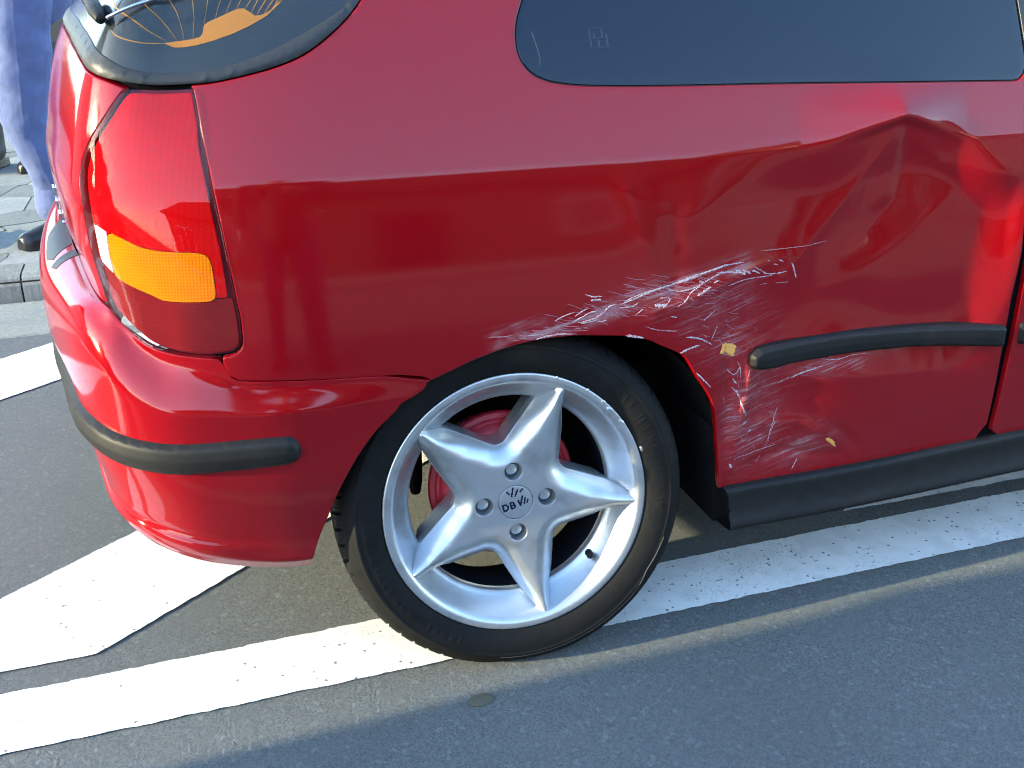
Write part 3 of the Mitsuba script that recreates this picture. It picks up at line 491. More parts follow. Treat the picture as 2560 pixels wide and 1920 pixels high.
def lens(key, col, alt, fx, fz, depth):
    def c(p, n, uv):
        u = p.x * .8 - p.y * .6
        g = dr.abs(dr.sin(u * fx)) * dr.abs(dr.sin(p.z * fz))
        return mix(col, alt, g * .8 + .2 * noise(u * 60, p.z * 60, 0.0))
    M(key, **two({'type': 'bumpmap', 'arbitrary': proc(ribs(fx, fz, depth), 4e-4), 'scale': 1.0,
                  'bsdf': {'type': 'diffuse', 'reflectance': proc(c)}}))
lens('lens_red', (.42, .002, .004), (.34, .002, .003), 420, 900, .00004)
lens('lens_dark_red', (.17, .008, .010), (.085, .006, .008), 40, 900, .0002)
lens('lens_amber', (.74, .185, .003), (.52, .10, .002), 800, 760, .00025)
lens('lens_clear', (.80, .80, .80), (.60, .60, .62), 300, 700, .0003)
M('lens_edge', **two({'type': 'diffuse', 'reflectance': rgb(.10, .006, .012)}))
M('lens_cover', type='thindielectric', int_ior=1.28)
M('sticker_reflection_grey', **two({'type': 'roughplastic', 'distribution': 'ggx', 'alpha': .02, 'int_ior': 1.5, 'diffuse_reflectance': rgb(.009, .014, .026)}))  # sticker, and the curved reflection painted on the side glass
M('chrome', **two({'type': 'roughconductor', 'material': 'Cr', 'alpha': .08}))

# ground: asphalt with its chippings, worn road paint, concrete
def chips(p, s):
    return voronoi(p.x * s, p.y * s)

def asphalt_colour(p, n, uv):
    f, g, r = chips(p, 380)
    f2, g2, r2 = chips(p + mi.Vector3f(.37, .11, 0), 150)
    tone = .090 + .055 * r + .040 * smoothstep(.92, .99, r2) - .030 * smoothstep(.25, .0, g - f)
    tone *= .93 + .14 * fbm(p.x * 3.1, p.y * 3.1, 2.0, 3)
    warm = noise(p.x * 150, p.y * 150, 4.0)
    c = mix((.92, 1.03, 1.03), (1.0, 1.01, .97), warm)
    return c * dr.maximum(tone, .02)

def asphalt_height(p, n, uv):
    f, g, r = chips(p, 380)
    f2, g2, r2 = chips(p + mi.Vector3f(.37, .11, 0), 150)
    return .0006 * r * smoothstep(.02, .35, g - f) + .0008 * smoothstep(.55, .95, r2) * smoothstep(.02, .4, g2 - f2) + .0003 * noise(p.x * 600, p.y * 400, 0.0)

M('asphalt', **two({'type': 'bumpmap', 'arbitrary': proc(asphalt_height, 4e-4), 'scale': 1.0,
                    'bsdf': {'type': 'principled', 'base_color': proc(asphalt_colour), 'roughness': .75, 'specular': .35}}))

def line_colour(p, n, uv):
    f, g, r = chips(p, 210)
    patch = fbm(p.x * 7, p.y * 7, 5.0, 3)
    near = smoothstep(-.55, .1, p.x)                       # more worn where tyres run
    hole = smoothstep(.992 - .012 * near, .997 - .010 * near, r) * smoothstep(.02, .2, g - f)
    pin = smoothstep(.76, .9, noise(p.x * 560, p.y * 420, 3.0)) * smoothstep(.42, .68, patch) * (.3 + .6 * near)
    dirt = .88 + .12 * fbm(p.x * 5, p.y * 5, 1.0, 3) - .10 * near * smoothstep(.45, .75, fbm(p.x * 24, p.y * 24, 8.0, 3))
    return mix(mi.Color3f(.74, .745, .73) * dirt, (.12, .12, .12), dr.maximum(hole * .9, pin * .7))

def line_height(p, n, uv):
    f, g, r = chips(p, 300)
    return .0004 * r * smoothstep(.02, .4, g - f) + .0003 * noise(p.x * 400, p.y * 400, 0.0)

M('road_paint', **two({'type': 'bumpmap', 'arbitrary': proc(line_height, 7e-4), 'scale': 1.0,
                       'bsdf': {'type': 'principled', 'base_color': proc(line_colour), 'roughness': .6, 'specular': .4}}))

def concrete(base):
    def c(p, n, uv):
        f, g, r = voronoi(p.x * 130, p.y * 130)
        return mi.Color3f(*base) * (.72 + .35 * r * noise(p.x * 90, p.y * 90, p.z * 90) + .3 * fbm(p.x * 6, p.y * 6, p.z * 6, 3))
    return c
def concrete_height(p, n, uv):
    f, g, r = voronoi(p.x * 140, p.y * 140)
    return .0012 * r + .001 * noise(p.x * 260, p.y * 260, p.z * 260)
for key, base in (('concrete', (.27, .275, .25)), ('concrete_pale', (.31, .315, .295)), ('concrete_dark', (.22, .225, .21))):
    M(key, **two({'type': 'bumpmap', 'arbitrary': proc(concrete_height, 1e-3), 'scale': 1.0, 'bsdf': {'type': 'diffuse', 'reflectance': proc(concrete(base))}}))
M('joint_dirt', **two({'type': 'diffuse', 'reflectance': rgb(.05, .047, .04)}))
M('pebble_stone', **two({'type': 'diffuse', 'reflectance': rgb(.105, .10, .075)}))

# cloth and skin
def cloth(key, base, weave=900):
    M(key, **two({'type': 'bumpmap', 'arbitrary': proc(lambda p, n, uv: .0022 * fbm(p.x * 22, p.y * 22, p.z * 14, 3), 2e-3), 'scale': 1.0,
                  'bsdf': {'type': 'principled', 'base_color': proc(lambda p, n, uv: mi.Color3f(*base) * (.85 + .3 * fbm(p.x * 30, p.y * 30, p.z * 30, 3))), 'roughness': .85, 'sheen': .0, 'specular': .15}}))
cloth('blue_cloth', (.095, .125, .25))
cloth('grey_cloth', (.17, .165, .155))
cloth('dark_cloth', (.03, .03, .035))
cloth('jacket_brown', (.09, .06, .045))
cloth('jeans_cloth', (.05, .07, .13))
M('shoe_leather', **two({'type': 'roughplastic', 'alpha': .16, 'diffuse_reflectance': rgb(.016, .016, .017)}))
M('skin', **two({'type': 'principled', 'base_color': rgb(.55, .34, .26), 'roughness': .5, 'specular': .4}))
M('hair', **two({'type': 'principled', 'base_color': rgb(.05, .035, .025), 'roughness': .6}))
M('render_wall', **two({'type': 'diffuse', 'reflectance': proc(lambda p, n, uv: mi.Color3f(.42, .38, .32) * (.9 + .2 * fbm(p.x * 1.5, p.y * 1.5, p.z * 1.5, 3)))}))
M('brick_wall', **two({'type': 'diffuse', 'reflectance': proc(lambda p, n, uv: mi.Color3f(.26, .13, .09) * (.8 + .4 * fbm(p.x * 4, p.y * 4, p.z * 9, 3)))}))
M('roof_tile', **two({'type': 'diffuse', 'reflectance': rgb(.12, .06, .045)}))
M('window_pane', **two({'type': 'roughplastic', 'alpha': .03, 'diffuse_reflectance': rgb(.03, .035, .04)}))
M('white_frame', **two({'type': 'diffuse', 'reflectance': rgb(.7, .7, .68)}))

# ------------------------------------------------------------------ the ground
def sheet(poly, z, h=None, edge=0.0, seed=0):
    """a flat sheet from a polygon, its outline roughened by EDGE metres"""
    if h:
        c = []
        P = np.array(poly.exterior.coords)
        for a, b in zip(P[:-1], P[1:]):
            n = max(1, int(np.hypot(*(b - a)) / h))
            for k in range(n):
                c.append(a + (b - a) * k / n)
        c = np.array(c)
        q = np.c_[c, np.zeros(len(c))]
        d = np.stack([meshkit.noise(q * 90, seed) + .6 * meshkit.noise(q * 25, seed + 3) - .8, meshkit.noise(q * 90, seed + 5) + .6 * meshkit.noise(q * 25, seed + 8) - .8], 1)
        poly = Polygon(c + d * edge).buffer(0)
    v, f = trimesh.creation.triangulate_polygon(poly, engine='earcut')
    v = np.c_[v, np.full(len(v), z)]
    m = mesh(v, f)
    if m.face_normals[:, 2].mean() < 0:
        m.invert()
    return m

add('road', mikit.ply(sheet(sbox(-150, -150, 150, 1.86), 0.0), 'asphalt'), 'grey asphalt road with pale chippings and long low-sun shadows', kind='structure')
# border line and the diagonal bands of the marked-off area
BAND = lambda y0, y1, x: Polygon([(x, y0), (x + .462, y0), (x + .462 + (y1 - y0) / .74, y1), (x + (y1 - y0) / .74, y1)])
line = Polygon([(-6, -.052), (9, .072), (9, .262 - .02), (-6, .066)])
add('road__painted_line', mikit.ply(sheet(Polygon([(-6, -.046), (8, .078), (8, .266), (-6, .063)]), .003, .010, .0036, 1), 'road_paint'), 'white border line running under the rear wheel')
for k, x in enumerate((-1.122 - 1.89 * 2, -1.122 - 1.89, -1.122, -1.122 + 1.885, -1.122 + 3.77)):
    add('road__painted_band', mikit.ply(sheet(BAND(.197 + .012 * (k - 2), 1.775, x), .003, .010, .0032, 11 + k), 'road_paint'))

# gutter slabs, kerb stones and pavement slabs behind the car
add('gutter', mikit.ply(sheet(sbox(-40, 1.85, 40, 2.23), -.006), 'joint_dirt'), 'concrete gutter along the kerb', kind='structure')
def block(x0, x1, y0, y1, z0, z1, bevel=.006, jit=.002):
    m = box((x0, y0, z0), (x1, y1, z1), bevel)
    return m
GX = np.arange(-4.13, 3.0, .50)
for i, x in enumerate(GX):
    add('gutter__slab', mikit.ply(block(x + .004, x + .496, 1.858, 2.208, -.06, .004 + .002 * rng.random()), 'concrete_pale' if i % 3 else 'concrete'))
add('kerb', mikit.ply(box((-40, 2.225, -.1), (40, 2.36, .07)), 'joint_dirt'), 'pale stone kerb behind the car', kind='structure')
for i, x in enumerate(np.arange(-4.6, 3.0, .9)):
    prof = np.array([(2.213, -.02), (2.220, .055), (2.232, .078), (2.252, .088), (2.372, .092), (2.372, -.02)])
    v = np.vstack([np.c_[np.full(6, a), prof] for a in (x + .003, x + .897)])
    add('kerb__stone', mikit.ply(tm(m3.Manifold.hull_points(v)), ('concrete', 'concrete_dark')[i % 2]))
add('pavement', mikit.ply(sheet(sbox(-150, 2.372, 150, 150), .070), 'joint_dirt'), 'pavement of irregular pale slabs behind the car', kind='structure')
add('pavement_001', mikit.ply(merge(box((-60, -7.2, -.05), (60, -7.05, .12)), box((-60, -11.5, -.05), (60, -7.2, .11))), 'concrete_dark', smooth=False), 'pavement across the street, mirrored as a pale line in the flank', kind='structure')
# irregular paving: jittered cells, cut 8 mm apart
def paving():
    pts = []
    for iy in range(-1, 11):
        for ix in range(-2, 20):
            pts.append((-4.2 + .27 * (ix + .5 * (iy % 2)) + .20 * (rng.random() - .5), 2.40 + .26 * iy + .17 * (rng.random() - .5)))
    cells = shapely.voronoi_polygons(shapely.MultiPoint(pts), extend_to=sbox(-5, 2.0, 2.2, 6))
    area = sbox(-3.9, 2.378, .6, 4.75)
    k = 0
    for c in cells.geoms:
        c = c.intersection(area).buffer(-.0022)
        if c.is_empty or c.area < .004 or c.geom_type != 'Polygon':
            continue
        P = np.array(c.exterior.coords)
        # wavy edges
        L = LineString(P)
        q = np.array([L.interpolate(s).coords[0] for s in np.arange(0, L.length, .03)])
        nq = np.c_[q, np.zeros(len(q))]
        q = q + .016 * (np.stack([meshkit.noise(nq * 14, 2), meshkit.noise(nq * 14, 4)], 1) - .5)
        c = Polygon(q).buffer(0).buffer(-.0008)
        if c.geom_type != 'Polygon' or c.area < .004:
            continue
        c = c.simplify(.002)
        m = trimesh.creation.extrude_polygon(c, .05, engine='earcut')
        top = .083 + .003 * rng.random()
        m.apply_translation([0, 0, top - .05])
        add('pavement__slab', mikit.ply(m, ('concrete', 'concrete_pale', 'concrete_dark')[k % 3]))
        k += 1
paving()
add('pavement__far_slab', mikit.ply(merge(sheet(sbox(-60, 4.77, 60, 9), .084), sheet(sbox(.62, 2.378, 60, 4.75), .084), sheet(sbox(-60, 2.378, -3.92, 4.75), .084)), 'concrete'), kind='stuff')
# a flattened pebble lying on the asphalt
pb = trimesh.creation.icosphere(3, 1.0)
pb.vertices *= np.array([.021, .0135, .0028]) * (1 + .22 * (meshkit.noise(np.array(pb.vertices) * 1.7, 4) - .5))[:, None]
pb.apply_transform(trimesh.transformations.rotation_matrix(.15, [0, 0, 1]))
pb.apply_translation([-.092, -.1, .0016])
add('pebble', mikit.ply(pb, 'pebble_stone', smooth=True), 'flat grey pebble lying on the asphalt below the wheel', 'pebble')

# ------------------------------------------------------------------ the car
CAR = 'red_car'
tag(CAR, 'red hatchback with a crushed, scraped right flank standing on white road markings', 'car')

def part(name, m, mat, label=None, smooth=True, kind=None):
    return add(f'{CAR}__{name}', mikit.ply(m, mat, smooth=smooth), label, kind=kind)

def pg(*names):
    pts = []
    for n in names:
        pts += TR[n] if isinstance(n, str) else n
    return pts

def clean(p):
    p = p if p.is_valid else p.buffer(0)
    return max(p.geoms, key=lambda g: g.area) if p.geom_type == 'MultiPolygon' else p

def soften(p, r):
    return p.buffer(-r, quad_segs=6).buffer(2 * r, quad_segs=6).buffer(-r, quad_segs=6)

def smooth_line(pts, n=6):
    P = np.asarray(pts, float)
    t = np.r_[0, np.cumsum(np.hypot(*np.diff(P, axis=0).T))]
    k = np.r_[True, np.diff(t) > 1e-6]
    f = PchipInterpolator(t[k], P[k])
    return [tuple(x) for x in f(np.linspace(0, t[-1], len(P) * n))]

GAP = .0022
lampE = TR['lamp']
lamp_poly = clean(Polygon(smooth_line(lampE + lampE[:1], 4)))
arch = smooth_line(TR['arch'], 4)
arch_cut = clean(Polygon(arch + [(-.36, .1), (.26, .1), (.2, .45)]))

# side window: belt line, rounded rear corner, and on up out of the picture
belt = smooth_line(TR['belt'], 4)
win_side = clean(Polygon([(-.886, 1.235), (-.886, .8555)] + belt[1:] + [(-.075, 1.03), (-.12, 1.10), (-.175, 1.17), (-.225, 1.215), (-.27, 1.232), (-.32, 1.237)]))
win_side = soften(win_side, .03)
# tailgate window, lower edge traced, upper edge under the roof
rw = smooth_line(TR['rear_window'], 4)
half = [(-.02, 1.235), (.03, 1.17), (.10, 1.08)] + rw + [(.66, .921), (.75, .930), (.866, .937), (1.05, .942), (UMID, .943)]
rear_win = clean(Polygon(half + [(2 * UMID - u, z) for u, z in half[::-1]]))
wi = smooth_line(TR['window_inner'][:-2] + [(.61, .940), (.66, .949), (.75, .957)], 4)
halfi = [(.035, 1.215), (.07, 1.15), (.125, 1.06)] + wi + [(.866, .963), (1.05, .966), (UMID, .967)]
rear_pane = clean(Polygon(halfi + [(2 * UMID - u, z) for u, z in halfi[::-1]]))

# quarter panel
q_left = [(.1264, .4966)] + TR['gapline'][1:] + [(.400, .5605), (.390, .5655)]
lampR = smooth_line(lampE[:9], 4)
quarter = clean(Polygon(arch + TR['sill'][1:] + TR['doorgap'][1:] + [(-.8765, .70), (-.878, .8), (-.886, .8555), (-.886, 1.235)] + [(-.886, 1.30), (-.04, 1.30)] + [(-.02, 1.235), (.03, 1.17), (.10, 1.08)] + rw[:-1] + [(.45, .90), (.42, .895)] + lampR + q_left[::-1]))
quarter = clean(quarter.difference(lamp_poly.buffer(GAP)).difference(win_side).difference(rear_win))
quarter = clean(quarter.buffer(-GAP / 2))
part('quarter_panel', panel(S, quarter, .0044), 'paint', 'dented and scraped red rear quarter panel over the wheel')

# the rest of the shell: tailgate, left flank, door, front, roof
lampL = smooth_line(lampE[15:29], 4)
hatch_half = [(.5795, .6185)] + smooth_line(lampE[18:28], 4) + [(.530, .897), (.565, .906), (.60, .9125), (.66, .921), (.75, .930), (.866, .937), (1.05, .942), (UMID, .943)]
hatch = clean(Polygon([(UMID, .6185)] + hatch_half + [(2 * UMID - u, z) for u, z in hatch_half[::-1]]))
hatch = clean(hatch.difference(lamp_poly.buffer(GAP)).difference(rear_win).buffer(-GAP))
part('tailgate', panel(S, hatch, .010), 'paint', 'sunlit red tailgate below the rear window')
mir = lambda p: affinity.scale(p, -1, 1, origin=(UMID, 0))
part('tailgate_header', panel(S, clean(sbox(-.02, 1.237, 2 * UMID + .02, 1.322)), .02), 'paint_plain')
left_arch = Point(2 * UMID - .03, .27).buffer(.335)
left_side = sbox(2 * UMID - .30, .235, 2 * UMID + .872, .862).difference(left_arch.union(sbox(2 * UMID - .33, .1, 2 * UMID + .3, .27)))
left_q = clean(sbox(2 * UMID - .385, .56, 2 * UMID + .872, 1.30).union(sbox(2 * UMID - .12, .236, 2 * UMID + .872, .8)).difference(left_arch).difference(mir(win_side)).difference(mir(rear_win)).difference(mir(lamp_poly)))
part('quarter_panel', panel(S, left_q, .02), 'paint_plain', 'undamaged left rear quarter panel on the far side')

# doors and front wings
front_arch = Point(-2.62, .275).buffer(.325, quad_segs=24)
door = clean(Polygon([(-.896, .262), (-.915, .2465), (-2.03, .2465), (-2.06, .60), (-2.06, .88), (-.8965, .862), (-.897, .6)]))
door_win = clean(Polygon([(-.912, .866), (-2.0, .884), (-1.45, 1.235), (-.912, 1.24)]))
wing = clean(Polygon([(-2.035, .2465), (-3.28, .235), (-3.28, .66), (-2.9, .79), (-2.064, .88)]).difference(front_arch))
part('door', panel(S, door, .012), 'paint', 'red passenger door at the right edge of the picture')
part('wing', panel(S, wing, .02), 'paint_plain')
part('door_window', panel(S, door_win, .03), 'privacy_glass')
shell_l = clean(sbox(2 * UMID + .876, .2465, 2 * UMID + 2.06, .88))
part('door', panel(S, shell_l, .03), 'paint_plain', 'red driver side door on the far side')
part('door_window', panel(S, mir(door_win), .04), 'privacy_glass')
part('wing', panel(S, mir(wing), .03), 'paint_plain')
part('side_window', panel(S, mir(win_side).buffer(-.004), .03), 'privacy_glass')
frame_r = clean(Polygon([(-.889, .866), (-.908, .866), (-.908, 1.243), (-1.45, 1.238), (-2.0, .888), (-2.06, .888), (-1.49, 1.30), (-.889, 1.30)]))
part('door_frame', panel(S, frame_r, .02), 'rubber_seal')
part('door_frame', panel(S, mir(frame_r), .03), 'rubber_seal')

def fill_between(a, b, n, bulge):
    """a sheet lofted between two polylines of equal length, arched upwards"""
    t = np.linspace(0, 1, n)[:, None, None]
    P = a[None] * (1 - t) + b[None] * t
    P[..., 2] += bulge * (1 - (2 * t[..., 0] - 1) ** 2)
    v = P.reshape(-1, 3)
    m = a.shape[0]
    i, j = np.meshgrid(np.arange(n - 1), np.arange(m - 1), indexing='ij')
    q = np.stack([i * m + j, i * m + j + 1, (i + 1) * m + j + 1, (i + 1) * m + j], -1).reshape(-1, 4)
    return mesh(v, np.vstack([q[:, [0, 1, 2]], q[:, [0, 2, 3]]]))
xs = np.linspace(-.30, 1.48, 40)
ra = S(-xs, np.full(40, 1.298)); rb = S(2 * UMID + xs, np.full(40, 1.298))
roof = fill_between(ra, rb, 24, .045)
back = S(np.linspace(.0, UMID, 20), np.full(20, 1.32)); 
part('roof', roof, 'paint_plain')
ws_t = np.array([[1.48, y, 1.30 + .045 * (1 - ((y - .85) / .56) ** 2)] for y in np.linspace(.28, 1.42, 16)])
ws_b = np.array([[2.06 + .12 * (1 - ((y - .85) / .72) ** 2), y, .885] for y in np.linspace(.12, 1.58, 16)])
part('windscreen', fill_between(ws_t, ws_b, 12, .02), 'privacy_glass')
hd = np.array([[3.26 + .1 * (1 - ((y - .85) / .8) ** 2), y, .665] for y in np.linspace(.06, 1.64, 16)])
hb = np.array([[2.07 + .12 * (1 - ((y - .85) / .72) ** 2), y, .882] for y in np.linspace(.06, 1.64, 16)])
part('bonnet', fill_between(hb, hd, 14, .05), 'paint_plain')
fb = np.array([[3.30 + .16 * (1 - ((y - .85) / .86) ** 2), y, .22] for y in np.linspace(0.0, 1.70, 16)])
hd2 = np.array([[3.27 + .13 * (1 - ((y - .85) / .86) ** 2), y, .66] for y in np.linspace(0.0, 1.70, 16)])
part('front_bumper', fill_between(hd2, fb, 8, .0), 'paint_plain')

# dark inner skin behind every gap and under the floor
inner_poly = clean(sbox(-2.05, .25, 2 * UMID + 2.05, 1.296).difference(arch_cut.buffer(.012)).difference(left_arch.buffer(.01)).difference(sbox(-.36, .1, .31, .3)).difference(sbox(2 * UMID - .3, .1, 2 * UMID + .36, .3)).difference(Polygon([(-.1, .25), (.0, .62), (.2, .62), (.5, .62), (2 * UMID - .3, .62), (2 * UMID, .25)])))
part('inner_shell', panel(lambda u, z, o=0: S(u, z, o), inner_poly, .02, out=-.014, skirt=.004, roll=.0), 'dark_void', smooth=False)
part('floor_pan', merge(box((-.50, .50, .27), (.41, 1.20, .36)), box((.405, .06, .272), (3.2, 1.64, .358))), 'liner_black', smooth=False)

# wheel arch liner: half a drum round the wheel, closed on the inside
a = np.radians(np.linspace(-8, 174, 60))
cx, cz, R = .03, .27, .327
rim_in = np.stack([cx + R * np.cos(a) * 1.0, np.full(60, .035), cz + (R - .045 * np.sin(np.clip(a, 0, math.pi))) * np.sin(a)], 1)
rim_out = rim_in + [0, .42, 0]
lin = fill_between(rim_in, rim_out, 6, 0)
ctr = np.array([[cx, .455, .36]])
wall = mesh(np.vstack([rim_out[5:-5], ctr]), [[i, i + 1, 50] for i in range(49)])
part('wheel_arch_liner', merge(lin, wall), 'liner_black')
# return flange of the arch lip
lipv = [(u, z) for u, z in arch]
part('arch_lip', merge(ribbon(lambda u, z, o: S(u, z, o), lipv, .003, out=-.0035, h=.01, thick=.006)), 'paint_plain')

# bumper
ba = [(.1294, .0072), (.1352, .0254), (.1746, .15), (.2111, .1838), (.236, .2135), (.255, .2416), (.274, .2787), (.29, .3194), (.3038, .3532), (.3152, .3881), (.3185, .412), (.3195, .43)]
bump = clean(Polygon([(.1294, .0035)] + smooth_line(ba[1:], 3) + [(2 * UBMID - .3195, .43), (2 * UBMID - .13, .03), (2 * UBMID - .13, .0035)] + [(u, .0035) for u in np.linspace(2 * UBMID - .14, .14, 160)]))
part('rear_bumper', panel(B, bump, .0075, skirt=.012), 'paint', 'red rear bumper with a bright lit corner')
strip_top = [(.3289, .1729), (.3749, .1723), (.4263, .174), (.4835, .1762), (.5307, .1835), (.5818, .191), (.6406, .196), (.7083, .198), (.80, .199), (UBMID, .199)]
strip_bot = [(.3326, .2138), (.4026, .2182), (.4899, .2257), (.5586, .236), (.6333, .241), (.70, .243), (.80, .244), (UBMID, .244)]
sp = smooth_line(strip_top[::-1], 3) + TR['b_strip_end'] + smooth_line(strip_bot, 3)
sp = sp + [(2 * UBMID - u, v) for u, v in sp[::-1]]
strip = clean(Polygon(sp))
strip = soften(strip, .012)
part('bumper_strip', panel(B, strip, .0035, out=.0002, skirt=.004, roll=.0003, dome=lambda d: .0105 * np.sqrt(np.clip(1 - (1 - np.clip(d / .0105, 0, 1)) ** 2, 0, 1)) + .003 * np.clip(d / .022, 0, 1)), 'black_trim', 'thick black rubbing strip round the rear bumper')
for nm, pts in (('bumper_film', [(1.19, .020), (1.19, .006), (.985, .004), (.925, .058), (.955, .075), (1.09, .060)]), ('bumper_film', [(.945, .004), (.905, .004), (.873, .062), (.895, .072)])):
    part(nm, panel(B, clean(Polygon(pts)), .012, out=.0008, skirt=.0012, roll=.0002), 'rubber_seal', 'dark grey protective film on the bumper top' if nm not in labels else None)

# tail lamp: coloured lenses behind a clear cover, a dark surround
def tail_lamp(fix, first):
    top = f'{CAR}__tail_lamp' + ('' if first else '_001')
    body = clean(lamp_poly.buffer(-.001))
    inner = clean(lamp_poly.buffer(-.0045))
    amber = soften(clean(Polygon(smooth_line(TR['amber'] + TR['amber'][:1], 3))), .004)
    white = clean(Polygon(TR['white'])).buffer(-.001)
    below = clean(Polygon([(.30, .50), (.30, .640), (.4085, .6375), (.4213, .6335), (.4418, .633), (.4769, .635), (.4945, .6415), (.5136, .6475), (.5324, .654), (.5501, .663), (.5690, .679), (.65, .73), (.65, .50)]))
    upper = clean(inner.difference(below.buffer(.0012)).difference(amber.buffer(.0016)).difference(white.buffer(.0012)))
    lower = clean(inner.intersection(below.buffer(-.0012)).difference(amber.buffer(.0016)).difference(white.buffer(.0012)))
    upper = clean(upper.difference(sbox(.36, .56, .4145, .9).intersection(Polygon([(.36, .56), (.386, .56), (.395, .70), (.410, .80), (.426, .9), (.36, .9)]))))
    S2 = lambda u, z, o: S(u, z, o, _o2)
    k = dict(skirt=.006, roll=.0004)
    for nm, p, mat, o in (('housing', body, 'lens_edge', -.010), ('red_lens', upper, 'lens_red', -.006), ('indicator_lens', amber, 'lens_amber', -.0055), ('reversing_lens', white, 'lens_clear', -.0055), ('fog_lens', lower, 'lens_dark_red', -.0065)):
        add(f'{top}__{nm}', mikit.ply(fix(panel(S2, p, .006, out=o, **k)), mat, smooth=True))
    add(f'{top}__cover', mikit.ply(fix(panel(S2, body, .005, out=.0015, skirt=.009, roll=.003)), 'lens_cover', smooth=True))
    tag(top, 'large red and amber tail lamp with a white reversing lens' if first else 'left tail lamp, mostly hidden behind the tailgate')
tail_lamp(lambda m: m, True)
tail_lamp(mirrored, False)

# glass
part('side_window', panel(S, clean(win_side.buffer(-.0032)), .012, out=-.0015, skirt=.004), 'privacy_glass', 'dark blue-reflecting rear side window')
st = [ribbon(S, [(-.142 - .0062 * k, .925 + .012 * (k % 2)), (-.142 - .0062 * k, .952 - .006 * (k % 3))], .0028, out=-.0012, h=.004) for k in range(5)] + [ribbon(S, [(-.140, z), (-.168, z)], .0022, out=-.0012, h=.004) for z in (.926, .938, .951)]
add(f'{CAR}__side_window__sticker', mikit.ply(merge(*st), 'sticker_reflection_grey'), 'faint stamped mark on the glass')
add(f'{CAR}__side_window__painted_reflection', mikit.ply(ribbon(S, smooth_line([(-.048, .948), (-.055, .951), (-.060, .940), (-.064, .915), (-.061, .905), (-.055, .903)], 4), .0022, out=-.0012, h=.003), 'sticker_reflection_grey'), 'pale curved reflection painted near the rear corner of the glass')  # lighter ribbon painting a looped reflection on the pane
seal = clean(win_side.buffer(-.0002).difference(win_side.buffer(-.0042)))
part('window_seal', panel(S, win_side.buffer(-.0004).difference(win_side.buffer(-.0036)), .012, out=-.0045, skirt=.003, roll=.0002), 'rubber_seal')
part('rear_window', panel(S, rear_pane.buffer(.003), .012, out=-.003, skirt=.004, roll=.0004), 'rear_glass', 'grey rear window with orange heater lines')
fr = rear_win.buffer(-.0025).difference(rear_pane)
part('rear_window_seal', panel(S, fr, .006, out=-.001, skirt=.006, roll=.0006, dome=lambda d: .0035 * np.sqrt(np.clip(1 - (1 - np.clip(d / .007, 0, 1)) ** 2, 0, 1))), 'rubber_seal', 'thick dark grey seal round the rear window')
hl = [ribbon(S, smooth_line(TR['heat0'], 3), .0013, out=-.0024, h=.008)]
for k in range(1, 14):
    p = TR[f'heat{k}']
    d = np.subtract(p[-1], p[-2])
    d = d / np.linalg.norm(d)
    ext = [tuple(np.array(p[-1]) + d * s) for s in (.03, .08, .16)]
    hl.append(ribbon(S, smooth_line(p + ext, 3), .0015, out=-.0024, h=.008))
for k, m in enumerate(hl):
    add(f'{CAR}__rear_window__heater_wire', mikit.ply(m, 'heater_orange'))
add(f'{CAR}__rear_window__busbar', mikit.ply(panel(S, clean(Polygon(TR['busbar'])), .006, out=-.0024, skirt=.0005, roll=.0002), 'heater_orange', smooth=True), 'wide orange conductor patch at the foot of the heater wires')
wp = smooth_line(TR['wiper'], 4)
wP = np.array([S(np.array([u]), np.array([z]), np.array([.012]))[0] for u, z in wp])
wP2 = wP + (wP[-1] - wP[0]) * np.linspace(0, 1.2, len(wP))[:, None] ** 3
part('wiper_blade', merge(tube(wP, np.interp(np.linspace(0, 1, len(wP)), [0, .3, 1], [.006, .010, .009]), 10)), 'black_trim')
wa = smooth_line(TR['wiper_arm'], 4)
wA = np.array([S(np.array([u]), np.array([z]), np.array([.010]))[0] for u, z in wa])
wA = np.vstack([wA, wA[-1] + (wA[-1] - wA[-4]) * np.linspace(.3, 6, 8)[:, None]])
part('wiper_arm', tube(wA, .0024, 8), 'chrome')

# side mouldings
rs_poly = soften(clean(Polygon(smooth_line([(-.8705, .4655), (-.80, .4728), (-.7403, .477), (-.6384, .4825), (-.5645, .4849), (-.4906, .4835), (-.4085, .4805), (-.3914, .4775), (-.3858, .4745), (-.3836, .468), (-.3834, .4606), (-.3848, .451), (-.3954, .4445), (-.4175, .4432), (-.4926, .4458), (-.5652, .4475), (-.6402, .4468), (-.7457, .4405), (-.80, .4355), (-.8723, .4265)], 3) + [(-.8705, .4655)])), .006)
dome = lambda d: .0085 * np.clip(1 - (1 - np.clip(d / .0055, 0, 1)) ** 2, 0, 1) ** .5 + .002 * np.clip(d / .02, 0, 1)
part('side_moulding', panel(lambda u, z, o: S(u, z, o, _o, False), rs_poly, .0035, out=.002, skirt=.024, roll=.0003, dome=dome), 'black_trim', 'bent black rubbing strip on the dented panel')
part('door_moulding', panel(S, soften(clean(Polygon([(-.903, .4655), (-2.02, .4655), (-2.02, .425), (-.906, .4255)])), .005), .006, out=.0003, skirt=.004, roll=.0003, dome=dome), 'black_trim')

